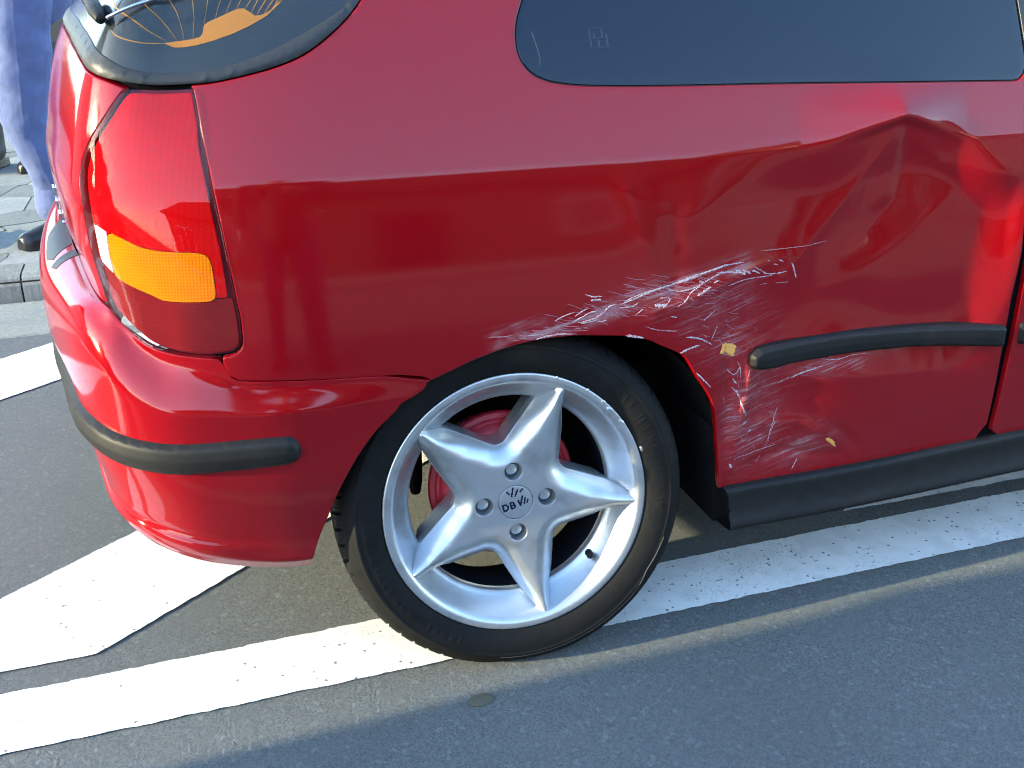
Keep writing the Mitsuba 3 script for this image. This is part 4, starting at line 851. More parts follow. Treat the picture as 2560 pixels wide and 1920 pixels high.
# sill trim: a black hollow moulding along the foot of the flank
prof = np.array([(.05, .239), (.004, .2385), (-.004, .2368), (-.0075, .2325), (-.0080, .223), (-.0100, .206), (-.0150, .189), (-.0205, .1775), (-.0222, .1715), (-.0200, .1675), (-.012, .1655), (.05, .160)])
prof = np.array(smooth_line([tuple(p) for p in prof], 3))
xs = np.r_[np.linspace(.357, .40, 8), np.linspace(.45, 2.3, 24)]
rise = lambda x: .015 * sstep(.5, 1.1, x)
v = np.array([[x + (.028 if i == 0 else 0) * (.239 - z) / .08, y, z + rise(x)] for i, x in enumerate(xs) for y, z in prof])
n = len(prof)
i, j = np.meshgrid(np.arange(len(xs) - 1), np.arange(n - 1), indexing='ij')
q = np.stack([i * n + j, i * n + j + 1, (i + 1) * n + j + 1, (i + 1) * n + j], -1).reshape(-1, 4)
q = np.vstack([q[:, [0, 1, 2]], q[:, [0, 2, 3]]])
capv = np.vstack([v[:n], v[:n].mean(0)])
cap = mesh(capv, [[k, n, k + 1] for k in range(n - 1)] + [[n - 1, n, 0]])
part('sill', mesh(v, q), 'black_trim', 'black plastic sill trim along the foot of the flank')
part('sill_end', cap, 'liner_black', smooth=False)

# scrapes, painted reflections
sc, faint = [], []
for pts, w in TR['scratches']:
    sc.append(ribbon(S, smooth_line(pts, 4), w * 1.35, out=.0004, h=.0012, ragged=1.5))
random.seed(3)
def hatching(cx, cz, wx, wz, n, ang, spread, l, w):
    for _ in range(n):
        u, z = -cx + rng.normal() * wx, cz + rng.normal() * wz
        a = ang + rng.normal() * spread
        ll = l * (.4 + 1.2 * rng.random())
        pts = [(u - math.cos(a) * ll / 2, z + math.sin(a) * ll / 2), (u + (rng.random() - .5) * .002, z + (rng.random() - .5) * .002), (u + math.cos(a) * ll / 2, z - math.sin(a) * ll / 2)]
        if not quarter.contains(LineString(pts)):
            continue
        faint.append(ribbon(S, pts, w * (.5 + rng.random()), out=.0004, h=.002, ragged=.6))
hatching(.23, .592, .05, .009, 80, -.26, .07, .022, .0006)
hatching(.14, .568, .035, .006, 60, -.30, .09, .018, .0006)
hatching(.05, .546, .035, .004, 45, -.16, .08, .016, .0007)
hatching(.31, .570, .030, .018, 25, -.34, .16, .016, .0005)
hatching(.335, .515, .02, .010, 18, -.4, .35, .012, .0006)
hatching(.385, .41, .010, .05, 14, -1.25, .35, .012, .0005)
hatching(.41, .33, .02, .04, 14, -1.1, .6, .012, .0005)
hatching(.53, .432, .04, .006, 12, -.22, .07, .022, .0005)
part('scratches', merge(*faint), 'scrape_faint', 'fine pinkish scratches fanning round the scrape', smooth=False, kind='stuff')
part('scrape_marks', merge(*sc), 'scrape_white', 'white and grey scrape marks across the dent', smooth=False, kind='stuff')
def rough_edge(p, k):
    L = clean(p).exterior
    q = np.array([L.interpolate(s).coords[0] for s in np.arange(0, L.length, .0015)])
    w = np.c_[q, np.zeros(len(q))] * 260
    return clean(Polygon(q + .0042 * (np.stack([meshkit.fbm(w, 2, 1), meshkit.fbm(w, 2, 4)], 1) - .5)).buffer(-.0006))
for k in ('glint', 'glint2'):  # tan patches painting golden reflections on the dented panel
    part('painted_glint', panel(S, rough_edge(affinity.scale(Polygon(TR[k]), .80, .80), k), .0035, out=.0003, skirt=.0009, roll=.0003), 'glint_tan', 'painted golden reflection beside the end of the side strip' if k == 'glint' else 'small painted golden reflection low on the dented panel')

# the badge on the tailgate: small chrome strokes
for k, (u, z, du, dz) in enumerate([(.90, .712, .000, .022), (.88, .705, .012, .016), (.86, .700, .0, .020), (.845, .694, .010, .018), (.825, .688, .0, .020), (.81, .684, .012, .0)]):
    add(f'{CAR}__badge__stroke', mikit.ply(ribbon(S, [(u, z - dz / 2), (u - du / 2, z), (u - du, z + dz / 2 + .0005)], .006, out=.004, h=.004, thick=.003), 'chrome'))
tag(f'{CAR}__badge', 'small chrome lettering on the tailgate seen edge-on')

# ------------------------------------------------------------------ wheels
CAMB, TOE = 0.1578, -0.0566
N = np.array([math.sin(TOE), -math.cos(TOE) * math.cos(CAMB), math.sin(CAMB)])
N /= np.linalg.norm(N)
U = np.array([1, 0, 0]) - N * N[0]
U /= np.linalg.norm(U)
W = np.cross(N, U)
HUB = np.array([0, 0, .272])
M4 = np.eye(4)
M4[:3, :3] = np.stack([U, W, N], 1)
M4[:3, 3] = HUB

def place(m, A=M4):
    m = m.copy()
    m.apply_transform(A)
    return m

def tyre_mesh():
    half = [(.2035, -.012), (.2070, -.0035), (.2105, .0005), (.2180, .0050), (.2280, .0085), (.2380, .0100), (.2445, .0100), (.2475, .0108), (.2500, .0104), (.2530, .0076), (.2590, .0030), (.2655, -.0030), (.2700, -.0085), (.2735, -.0145), (.2755, -.0205), (.2768, -.030), (.2778, -.045), (.2783, -.06), (.2785, -.08), (.2786, -.10)]
    f = PchipInterpolator(np.arange(len(half)), np.array(half))
    h = f(np.linspace(0, len(half) - 1, 70))
    p = np.vstack([h, np.stack([h[::-1, 0], -.2 - h[::-1, 1]], 1)[1:]])
    n = 1080
    a = np.linspace(0, 2 * math.pi, n, endpoint=False)
    r = np.repeat(p[:, None, 0], n, 1)
    z = np.repeat(p[:, None, 1], n, 1)
    zz, aa = np.meshgrid(p[:, 1], a, indexing='ij')
    tread = (p[:, 0] > .2685)[:, None]
    sh = np.clip((-.0 - zz) / .1, 0, 1)
    slant = aa + zz * 1.1 * np.where(zz > -.1, 1, -1)
    g = np.abs(((slant * 66 / (2 * math.pi)) % 1) - .5) * 2
    lat = sstep(.80, .90, g) * ((zz > -.052) | (zz < -.148)) * sstep(.2655, .2712, r)
    g2 = np.abs(((aa * 33 / (2 * math.pi) - zz * 9) % 1) - .5) * 2
    mid = sstep(.86, .94, g2) * ((zz < -.058) & (zz > -.142))
    circ = np.maximum(np.exp(-((zz + .055) / .0032) ** 4), np.exp(-((zz + .145) / .0032) ** 4)) + np.exp(-((zz + .1) / .004) ** 4)
    sipe = sstep(.90, .97, np.abs(((slant * 66 * 3 / (2 * math.pi)) % 1) - .5) * 2) * (zz > -.05) * sstep(.270, .2735, r) * .25
    r = r - tread * .0068 * np.clip(np.maximum(np.maximum(lat, mid * .8), np.maximum(circ, sipe)), 0, 1)
    # fine ribs and raised marks on the side wall
    wall = (p[:, 0] > .214)[:, None] & (p[:, 0] < .262)[:, None] & (zz > -.02)
    ribsw = .0005 * sstep(.3, .7, np.abs(((aa * 300 / (2 * math.pi)) % 1) - .5) * 2) * np.exp(-((r - .2565) / .004) ** 2)
    blocks = .0008 * (meshkit.noise(np.stack([aa * 34, r * 0, zz * 0], -1), 6) > .5) * (np.abs(((aa * 90 / (2 * math.pi)) % 1) - .5) > .13) * np.exp(-((r - .2315) / .0055) ** 8) * (np.sin(aa * 2 + .8) > .1)
    z = z + wall * (ribsw * .35 + blocks * .6)
    v = np.stack([r * np.cos(a), r * np.sin(a), z], -1).reshape(-1, 3)
    m = len(p)
    i, j = np.meshgrid(np.arange(m - 1), np.arange(n), indexing='ij')
    a0, a1 = i * n + j, i * n + (j + 1) % n
    f = np.vstack([np.stack([a0, a0 + n, a1 + n], -1).reshape(-1, 3), np.stack([a0, a1 + n, a1], -1).reshape(-1, 3)])
    t = mesh(v, f)
    t.invert()
    return t

def settle(m):
    """the loaded tyre is flat where it meets the road"""
    v = np.array(m.vertices)
    low = v[:, 2] < .012
    v[low, 2] = .0006 + .0114 * np.clip((v[low, 2] + .03) / .042, 0, 1) ** 2.2
    return mesh(v, np.array(m.faces))

TIP0 = math.radians(65.3)
_hw = PchipInterpolator([0, .075, .09, .105, .12, .135, .150, .163, .174, .184, .191, .1945], [.052, .0475, .0445, .0405, .0362, .0318, .0270, .0220, .0162, .0102, .0055, .003])
def star():
    shape = Point(0, 0).buffer(.074, quad_segs=48)
    rr = np.linspace(.05, .194, 60)
    for k in range(5):
        a = TIP0 - k * 2 * math.pi / 5
        pts = np.r_[np.stack([rr, _hw(rr)], 1), np.stack([rr, -_hw(rr)], 1)[::-1]]
        c, s = math.cos(a), math.sin(a)
        shape = shape.union(Polygon(np.stack([pts[:, 0] * c - pts[:, 1] * s, pts[:, 0] * s + pts[:, 1] * c], 1)).buffer(0))
    shape = shape.buffer(.022, quad_segs=12).buffer(-.022, quad_segs=12)
    return clean(shape)
STAR = star()
NUT = [math.radians(91.5 + 90 * k) for k in range(4)]
holes = [Point(.05 * math.cos(a), .05 * math.sin(a)).buffer(.0147, quad_segs=12) for a in NUT]
cap_hole = Point(0, 0).buffer(.0283, quad_segs=24)
_h0 = PchipInterpolator([0, .05, .075, .10, .13, .16, .18, .194], [-.0112, -.0112, -.0105, -.0085, -.0060, -.0040, -.0022, -.0010])
_ed = PchipInterpolator([0, .085, .11, .14, .160, .172, .184, .194], [.020, .022, .026, .031, .036, .026, .012, .004])
def star_height(x, y, sd):
    r = np.hypot(x, y)
    a = (np.arctan2(y, x) - TIP0) % (2 * math.pi / 5)
    a = np.minimum(a, 2 * math.pi / 5 - a)
    lim = np.minimum(.034, np.where(r > .11, _hw(np.clip(r, 0, .194)) * .92, .034))
    t = np.clip(sd / lim, 0, 1)
    return _h0(np.clip(r, 0, .194)) - _ed(np.clip(r, 0, .194)) * (1 - t) ** 1.9
def rim_face():
    poly = STAR.difference(cap_hole)
    for h in holes:
        poly = poly.difference(h)
    outer = STAR.exterior
    F = lambda x, y, o=0: np.stack([x, y, star_height(x, y, shapely.distance(outer, shapely.points(np.stack([x, y], 1))) * (STAR.contains(shapely.points(np.stack([x, y], 1))) if False else 1)) + o], -1)
    face = panel(F, poly, .0030, skirt=.020, roll=.0006)
    # deeper side walls of the spokes
    r = ring_points(LineString(outer.coords), .004)
    z0 = star_height(r[:, 0], r[:, 1], np.zeros(len(r))) - .018
    rad = np.hypot(*r.T)
    z1 = z0 - .035 * sstep(.175, .15, rad)
    n = len(r)
    v = np.vstack([np.c_[r, z0], np.c_[r * .995, z1]])
    i0 = np.arange(n); j0 = np.roll(i0, -1)
    side = mesh(v, np.vstack([np.stack([i0, i0 + n, j0 + n], 1), np.stack([i0, j0 + n, j0], 1)]))
    return merge(face, side)
dish = [(.2035, -.012), (.2060, -.004), (.2078, -.0008), (.2070, .0010), (.2040, .0018), (.2000, .0016), (.1965, .0006), (.1935, -.0016), (.1900, -.0065), (.1855, -.0145), (.1800, -.0240), (.1745, -.0325), (.1690, -.0395), (.1645, -.0440), (.1620, -.0475), (.1612, -.0530), (.1615, -.0600)]
f = PchipInterpolator(np.arange(len(dish)), np.array(dish))
dish = f(np.linspace(0, len(dish) - 1, 60))
barrel = [(.1618, -.058), (.1625, -.07), (.166, -.12), (.172, -.16), (.182, -.185), (.188, -.200), (.197, -.208), (.202, -.208), (.2035, -.19)]

def bolt():
    return revolve([(.0004, -.0240), (.0072, -.0240), (.0086, -.0248), (.0091, -.0265), (.0091, -.042)], 24)
def nut_well():
    return revolve([(.0152, -.0116), (.0148, -.0124), (.0145, -.0135), (.0142, -.036), (.0080, -.040)], 32)
def cap_mesh():
    return revolve([(.0003, -.0098), (.012, -.0098), (.0245, -.0101), (.0264, -.0106), (.0272, -.0120), (.0272, -.020)], 64)
def stroke(x0, y0, x1, y1, w):
    d = np.array([x1 - x0, y1 - y0])
    d = d / np.hypot(*d)
    n = np.array([-d[1], d[0]]) * w / 2
    P = Polygon([(x0 + n[0], y0 + n[1]), (x1 + n[0], y1 + n[1]), (x1 - n[0], y1 - n[1]), (x0 - n[0], y0 - n[1])])
    m = trimesh.creation.extrude_polygon(P, .0006, engine='earcut')
    m.apply_translation([0, 0, -.0100])
    return m

wheel_parts = [('tyre', tyre_mesh(), 'tyre_rubber', True), ('rim', merge(rim_face(), revolve(dish, 200)), 'alloy', True), ('barrel', revolve(barrel, 96), 'barrel', True), ('centre_cap', cap_mesh(), 'alloy', 40)]
def wheel(key, A, full, label):
    for nm, m, mat, sm in wheel_parts:
        m = place(m, A)
        if nm == 'tyre' and full:
            m = settle(m)
        add(f'{CAR}__{key}__{nm}', mikit.ply(m, mat, smooth=sm))
    for a in NUT if full else []:
        b = bolt()
        b.apply_translation([.05 * math.cos(a), .05 * math.sin(a), 0])
        add(f'{CAR}__{key}__bolt', mikit.ply(place(b, A), 'bolt_steel', smooth=35))
        w = nut_well()
        w.apply_translation([.05 * math.cos(a), .05 * math.sin(a), 0])
        add(f'{CAR}__{key}__bolt_well', mikit.ply(place(w, A), 'bolt_well', smooth=35))
    tag(f'{CAR}__{key}', label)
wheel('wheel', M4, True, 'scuffed silver five-spoke rear wheel leaning inwards at the top')
def upright(x, left):
    A = np.eye(4)
    A[:3, :3] = np.array([[1, 0, 0], [0, 0, -1], [0, 1, 0]]).T @ np.eye(3) if False else np.stack([[1, 0, 0], [0, 0, 1], [0, -1, 0]], 1)
    if left:
        A[:3, :3] = np.stack([[-1, 0, 0], [0, 0, 1], [0, 1, 0]], 1)
    A[:3, 3] = [x, 1.68 if left else .02, .279]
    return A
wheel('front_wheel', upright(2.62, False), False, 'right front wheel, outside the picture')
wheel('left_rear_wheel', upright(.0, True), False, 'left rear wheel on the far side')
wheel('left_front_wheel', upright(2.62, True), False, 'left front wheel on the far side')

# centre cap lettering: D, B and a V whose right arm is followed by two shorter slanting strokes, four rays above
def letters():
    s = 1 / 5.53 / 1590                                      # strokes laid out on the cap's face, in metres
    rot = math.radians(12.5)
    out = []
    def glyph(lines):
        g = shapely.union_all([LineString(l).buffer(.00135, cap_style='square', join_style='mitre') for l in lines])
        g = affinity.translate(affinity.rotate(g, 12.5, origin=(0, 0)), -.0196, -.0118)
        m = trimesh.creation.extrude_polygon(g, .0006, engine='earcut')
        m.apply_translation([0, 0, -.0100])
        return m
    arc = lambda cx, cy, rx, ry: [(cx + rx * math.cos(t), cy + ry * math.sin(t)) for t in np.linspace(-math.pi / 2, math.pi / 2, 14)]
    hh = .0094
    out.append(glyph([[(0, 0), (0, hh)], [(0, 0)] + arc(.0030, hh / 2, .0046, hh / 2) + [(0, hh)]]))
    x1 = .0122
    out.append(glyph([[(x1, 0), (x1, hh)], [(x1, 0)] + arc(x1 + .0034, hh * .26, .0032, hh * .26) + [(x1, hh * .52)], [(x1, hh * .52)] + arc(x1 + .0030, hh * .76, .0028, hh * .24) + [(x1, hh)]]))
    px = lambda x, y: ((x - 775) * s, -(y - 692) * s)
    for x0, y0, x1, y1, w in ((800, 660, 840, 748, .0030), (832, 748, 868, 600, .0028), (884, 732, 905, 632, .0024), (925, 718, 942, 662, .0024), (648, 520, 688, 572, .0026), (715, 605, 742, 470, .0026), (762, 604, 805, 505, .0026), (832, 550, 876, 506, .0026)):
        out.append(stroke(*px(x0, y0), *px(x1, y1), w))
    return merge(*out)
add(f'{CAR}__wheel__lettering', mikit.ply(place(letters()), 'navy_print'), 'dark lettering and slanting rays on the centre cap')
# valve, its angle and radius as in the picture
va = math.radians(-43.3)
vb = np.array([.1700 * math.cos(va), .1700 * math.sin(va), -.040])
vt = np.array([.1650 * math.cos(va), .1650 * math.sin(va), -.021])
vv = np.linspace(0, 1, 8)[:, None] * (vt - vb) + vb
add(f'{CAR}__wheel__valve', mikit.ply(place(tube(vv, [.0065, .006, .005, .0048, .0055, .006, .006, .005], 12)), 'black_trim', smooth=40))
# kerb rash on the lip
for k, (a, r, l) in enumerate(((46, .2045, .009), (41.5, .203, .010), (33, .2045, .012), (17.5, .213, .010), (70, .206, .004), (55, .2062, .004))):
    m = trimesh.creation.icosphere(2, 1)
    m.vertices *= (np.array([l / 2, .0028, .0011]) * (1 + .7 * (meshkit.noise(np.array(m.vertices) * 2.3 + k, 9) - .5))[:, None])
    m.apply_transform(trimesh.transformations.rotation_matrix(math.radians(a - 90 + 14), [0, 0, 1]))
    m.apply_translation([r * math.cos(math.radians(a)), r * math.sin(math.radians(a)), .0016 if r < .21 else .002])
    add(f'{CAR}__wheel__kerb_scar', mikit.ply(place(m), 'alloy_scratched', smooth=True))
# pale moulding line low on the side wall
aa = np.radians(np.linspace(-20, -100, 90))
rl = np.interp(np.degrees(aa), [-100, -62, -52, -46, -40, -34, -28, -20], [.252, .2525, .2525, .2545, .2505, .246, .2475, .2490])
ln = np.stack([rl * np.cos(aa), rl * np.sin(aa), np.interp(rl, [.240, .2475, .2500, .2530, .259], [.0102, .0112, .0108, .0080, .0034])], 1)
add(f'{CAR}__wheel__sidewall_line', mikit.ply(place(tube(ln, .00045, 6)), 'tyre_rim_line', smooth=True))
# brake drum and what hangs behind it
drum = [(.0003, -.075), (.045, -.075), (.055, -.080), (.075, -.082), (.082, -.087), (.090, -.0865), (.098, -.0900), (.105, -.0975), (.1085, -.0975), (.112, -.1010), (.1190, -.1030), (.1215, -.1065), (.1215, -.112), (.118, -.113), (.1165, -.135), (.112, -.15)]
part('brake_drum', place(revolve(drum, 160)), 'drum_red', 'red painted brake drum behind the spokes', smooth=28)
ax = place(revolve([(.112, -.15), (.09, -.16), (.035, -.17), (.03, -.5), (.0003, -.5)], 48))
part('stub_axle', ax, 'liner_black')
hg = np.array([[-.090, .30, .42], [-.096, .30, .26], [-.098, .30, .175], [-.0985, .30, .150]])
part('damper', tube(hg, [.0125, .0130, .0130, .009], 16), 'liner_black')
part('axle_beam', merge(box((-.14, .47, .185), (.34, 1.22, .36), .02), box((.11, .24, .155), (.40, .468, .37), .02)), 'liner_black', smooth=30)
part('arch_apron', tm(m3.Manifold.hull_points(np.array([(x + (.30 - z) * .12, y, z) for x in (.345, .375) for y in (.035, .42) for z in (.155, .34)]))), 'liner_black', smooth=False)
ex = np.array([[.7, .75, .235], [.2, .72, .225], [-.3, .62, .245]])

# ------------------------------------------------------------------ people
def hulls(bones, edge, rounds=8):
    """bones: (point, radius, point, radius): one skin over them all"""
    parts = []
    for a, ra, b, rb in bones:
        s = [m3.Manifold.sphere(r, 28).translate(tuple(map(float, p))) for p, r in ((a, ra), (b, rb))]
        parts.append(m3.Manifold.batch_hull(s))
    man = m3.Manifold.batch_boolean(parts, m3.OpType.Add).refine_to_length(edge)
    m = tm(man)
    m.merge_vertices()
    trimesh.smoothing.filter_taubin(m, .5, .53, iterations=rounds)
    return m

def folds(m, amp, scale, seed):
    v = np.array(m.vertices)
    m.fix_normals()
    n = np.array(m.vertex_normals)
    k = meshkit.fbm(v * scale, 3, seed) - .5
    m.vertices = v + n * (k * amp)[:, None]
    return m

def chain(pts):
    return [(np.array(a[:3]), a[3], np.array(b[:3]), b[3]) for a, b in zip(pts[:-1], pts[1:])]

def foot(ankle, toe_dir, ground):
    """a leather shoe: sole, vamp and toe cap in one"""
    d = np.array([toe_dir[0], toe_dir[1], 0.0])
    d /= np.linalg.norm(d)
    s = np.array([-d[1], d[0], 0])
    A = np.array([ankle[0], ankle[1], ground])
    rows = []
    prof = [(-.085, .034, .075), (-.06, .040, .085), (.0, .042, .105), (.05, .046, .105), (.10, .052, .082), (.145, .052, .070), (.178, .044, .062), (.197, .026, .046)]
    pts = []
    for t, w, h in prof:
        for k in np.linspace(0, math.pi, 9):
            pts.append(A + d * t + s * w * math.cos(k) + np.array([0, 0, .004 + .9 * h * math.sin(k) ** .7]))
        pts += [A + d * t + s * w, A + d * t - s * w]
    man = []
    for i in range(len(prof) - 1):
        man.append(m3.Manifold.hull_points(np.array(pts[i * 11:(i + 2) * 11])))
    m = m3.Manifold.batch_boolean(man, m3.OpType.Add)
    m = m.refine_to_length(.012)
    m = tm(m)
    m.merge_vertices()
    trimesh.smoothing.filter_taubin(m, .5, .53, iterations=6)
    v = np.array(m.vertices)
    v[:, 2] = np.maximum(v[:, 2], ground + .002)
    return mesh(v, np.array(m.faces))

def hand(wrist, direction, palm_n, side):
    """palm, four bent fingers and a thumb as bones"""
    d = np.array(direction, float) / np.linalg.norm(direction)
    n = np.array(palm_n, float)
    n = n - d * (n @ d)
    n /= np.linalg.norm(n)
    s = np.cross(d, n) * side
    w = np.array(wrist, float)
    b = [(w, .026, w + d * .045, .024)]
    for k, (o, l) in enumerate(((-.030, .070), (-.010, .082), (.010, .078), (.028, .060))):
        k0 = w + d * .085 + s * o * .95
        b.append((w + d * .03 + s * o * .6, .017, k0, .0115))
        k1 = k0 + d * l * .42 + n * .010
        k2 = k1 + d * l * .28 + n * .020
        k3 = k2 + d * l * .15 + n * .022
        b += [(k0, .0100, k1, .0090), (k1, .0090, k2, .0082), (k2, .0082, k3, .0070)]
    t0 = w + d * .02 - s * .026
    t1 = t0 + d * .040 - s * .022 + n * .010
    t2 = t1 + d * .030 - s * .004 + n * .008
    b += [(t0, .014, t1, .0105), (t1, .0105, t2, .0082)]
    return b

def head(c, f):
    """a head with brow, nose, mouth, chin and ears, facing f"""
    f = np.array([f[0], f[1], 0.0])
    f /= np.linalg.norm(f)
    s = np.array([-f[1], f[0], 0])
    z = np.array([0, 0, 1.0])
    m = trimesh.creation.icosphere(4, 1.0)
    v = np.array(m.vertices)
    X, Y, Z = v[:, 0].copy(), v[:, 1].copy(), v[:, 2].copy()
    w = .076 * (1 - .16 * sstep(0, -1, Z)) * np.ones(len(v))
    x = X * (.098 - .012 * sstep(-.2, -1, Z))
    y = Y * w
    zz = Z * .120
    front = sstep(.55, .95, X)
    x = x + front * (.022 * np.exp(-((Y / .17) ** 2) - ((Z + .12) / .20) ** 2) + .006 * np.exp(-((Z - .22) / .1) ** 2) + .009 * np.exp(-((Y / .3) ** 2) - ((Z + .78) / .16) ** 2) + .005 * np.exp(-((Y / .3) ** 2) - ((Z + .48) / .06) ** 2) - .009 * np.exp(-((np.abs(Y) - .36) / .16) ** 2 - ((Z - .06) / .10) ** 2))
    y = y + np.sign(Y) * .012 * np.exp(-((X + .05) / .12) ** 2 - ((Z + .02) / .22) ** 2) * (np.abs(Y) > .8)
    P = np.array(c) + x[:, None] * f + y[:, None] * s + zz[:, None] * z
    return mesh(P, np.array(m.faces))

def person(key, at, face, ground, legs, arms, clothes, label, group=None, cuff=None, lean=(0, 0), trouser_r=1.0, bulk=0.0):
    """legs / arms: per side a list of points (hip knee ankle; shoulder elbow wrist) as (along face, to the left, up)"""
    f = np.array([face[0], face[1], 0.0])
    f /= np.linalg.norm(f)
    s = np.array([-f[1], f[0], 0])
    O = np.array([at[0], at[1], ground])
    P = lambda a: O + f * a[0] + s * a[1] + np.array([0, 0, a[2]])
    mats = clothes
    pelvis, chest, neck = P((lean[0] * .4, 0, .96)), P((lean[0] * .9, 0, 1.30)), P((lean[0], 0, 1.50))
    skin, tr, jk = [], [], []
    for sd, l in zip((1, -1), legs):
        hip, knee, ank = [P(x) for x in l[:3]]
        skin += [(hip, .07, knee, .05), (knee, .05, ank, .035), (pelvis, .09, hip, .07)]
        k = trouser_r
        low = ank + (knee - ank) * .02
        calf = ank + (knee - ank) * .55
        tr += [(pelvis, .125, hip, .098 * k), (hip, .098 * k, knee, .072 * k), (knee, .072 * k, calf, .066 * k), (calf, .066 * k, low, .058 * k)]
        toe = l[3] if len(l) > 3 else (1, .15 * sd)
        td = f * toe[0] + s * toe[1]
        gz = ground + (l[4] if len(l) > 4 else 0.0)
        add(f'{key}__shoe', mikit.ply(foot(ank, td, gz), 'shoe_leather', smooth=True))
    skin += [(pelvis, .10, chest, .11), (chest, .11, neck, .05), (neck, .05, neck + [0, 0, .08], .048)]
    jk += [(pelvis + [0, 0, -.08], .150, pelvis + [0, 0, .12], .145), (pelvis + [0, 0, .1], .145, chest, .160)]
    if bulk:
        for q in (1, -1):
            jk += [(pelvis + s * bulk * q + [0, 0, -.03], .145, chest + s * bulk * .7 * q, .15)]
    for sd, a in zip((1, -1), arms):
        sh, el, wr = [P(x) for x in a[:3]]
        skin += [(chest + [0, 0, .1], .06, sh, .055), (sh, .05, el, .04), (el, .038, wr, .027)]
        d = wr - el
        hd = a[3] if len(a) > 3 else tuple(d)
        hdir = f * hd[0] + s * hd[1] + np.array([0, 0, hd[2]]) if len(a) > 3 else d
        skin += hand(wr, hdir, -s * sd if len(a) <= 4 else f * a[4][0] + s * a[4][1] + np.array([0, 0, a[4][2]]), sd)
        jk += [(chest + [0, 0, .08], .115, sh, .078), (sh, .075, el, .058), (el, .058, el + (wr - el) * .96, .042)]
    jk += [(chest, .15, neck + [0, 0, -.05], .075)]
    body = hulls(skin, .008, 6)
    hc = P((lean[0] + .035, 0, 1.655))
    hd = head(hc, face)
    nk = hulls([(neck, .052, hc + [0, 0, -.06] - f * .015, .052)], .012, 4)
    bm = merge(body)
    bm = tm(m3.Manifold.batch_boolean([to_man(x) for x in (body, nk, hd)], m3.OpType.Add))
    add(f'{key}__body', mikit.ply(bm, 'skin', smooth=50))
    add(f'{key}__trousers', mikit.ply(folds(hulls(tr, .014, 8), .026, 12, 2), mats[0], smooth=True))
    add(f'{key}__jacket', mikit.ply(folds(hulls(jk, .016, 8), .020, 12, 5), mats[1], smooth=True))
    hr = trimesh.creation.icosphere(4, 1.0)
    v = np.array(hr.vertices)
    keep = (v[:, 2] > .30) | ((v[:, 0] < -.15) & (v[:, 2] > -.45))
    hv = np.stack([v[:, 0] * .104, v[:, 1] * .084, v[:, 2] * .128], 1)
    hv[~keep] *= .86
    hv *= (1 + .05 * (meshkit.noise(v * 9, 3) - .5))[:, None]
    hv = hc + hv[:, :1] * f + hv[:, 1:2] * s + hv[:, 2:] * np.array([0, 0, 1.0]) - f * .004 + [0, 0, .004]
    add(f'{key}__hair', mikit.ply(mesh(hv, np.array(hr.faces)), 'hair', smooth=True))
    if cuff is not None:
        for c in cuff:
            add(f'{key}__trouser_cuff', mikit.ply(folds(c, .008, 16, 8), mats[0], smooth=True))
    tag(key, label, 'person', group)

def to_man(m):
    return m3.Manifold(m3.Mesh(vert_properties=np.array(m.vertices, np.float32), tri_verts=np.array(m.faces, np.uint32)))

HANG = lambda sd: [(0, .21 * sd, 1.42), (-.02, .27 * sd, 1.12), (.06, .27 * sd, .88)]
# the walker in blue beyond the car's tail, facing the rear; hip and leg follow the visible outline
gz = .085
cuff = hulls([(np.array([-.898, 2.685, .295]), .076, np.array([-.895, 2.68, .225]), .084)], .010, 4)
person('person', (-.885, 2.74), (-1, -.12), gz,
       [[(.03, .095, .86), (.075, .072, .455), (-.005, .060, .09), (1, .55)], [(.03, -.10, .88), (.30, -.11, .50), (.52, -.12, .10), (1, -.1)]],
       [[(0, .21, 1.42), (-.04, .27, 1.15), (.20, .20, 1.22)], HANG(-1)], ('blue_cloth', 'blue_cloth'), 'person in blue trousers and black shoes walking on the pavement beyond the tail', cuff=[cuff], trouser_r=1.12)
person('person_001', (-1.265, 4.28), (-.25, -1), gz, [[(0, .1, .86), (.02, .1, .46), (0, .1, .09)], [(0, -.1, .86), (.02, -.1, .46), (0, -.1, .09)]],
       [HANG(1), HANG(-1)], ('grey_cloth', 'dark_cloth'), 'person in grey trousers and dark shoes standing further back in the shade', trouser_r=1.2)
person('person_002', (-2.98, -.362), (1, .12), 0.0, [[(0, .118, .86), (.01, .142, .46), (0, .15, .09)], [(0, -.118, .86), (.01, -.142, .46), (0, -.15, .09)]],
       [[(0, .20, 1.42), (.0, .23, 1.14), (.20, .03, 1.12)], [(0, -.20, 1.42), (.0, -.23, 1.14), (.22, -.03, 1.08)]], ('jeans_cloth', 'dark_cloth'), 'person whose long shadow falls across the asphalt in front of the wheel', trouser_r=1.08, bulk=.085)
person('person_003', (-.34, -1.76), (0, 1), 0.0, [[(0, .095, .86), (.01, .12, .46), (0, .13, .09)], [(0, -.095, .86), (.03, -.12, .46), (.05, -.14, .09)]],
       [[(0, .21, 1.42), (.0, .30, 1.14), (.03, .33, .90)], [(0, -.21, 1.42), (.10, -.24, 1.14), (.34, -.10, 1.06), (1, .3, 0), (0, 0, 1)]],
       ('jeans_cloth', 'jacket_brown'), 'person in a brown jacket mirrored in the red flank behind the tail lamp')
add('phone', mikit.ply(place(box((-.024, -.052, -.008), (.024, .052, .008), .004), np.vstack([np.c_[np.stack([RIGHT, -DOWN, -AHEAD], 1), CAM - AHEAD * .03], [0, 0, 0, 1]])), 'dark_void', smooth=30), 'small dark phone held up in front of the jacket', 'phone')

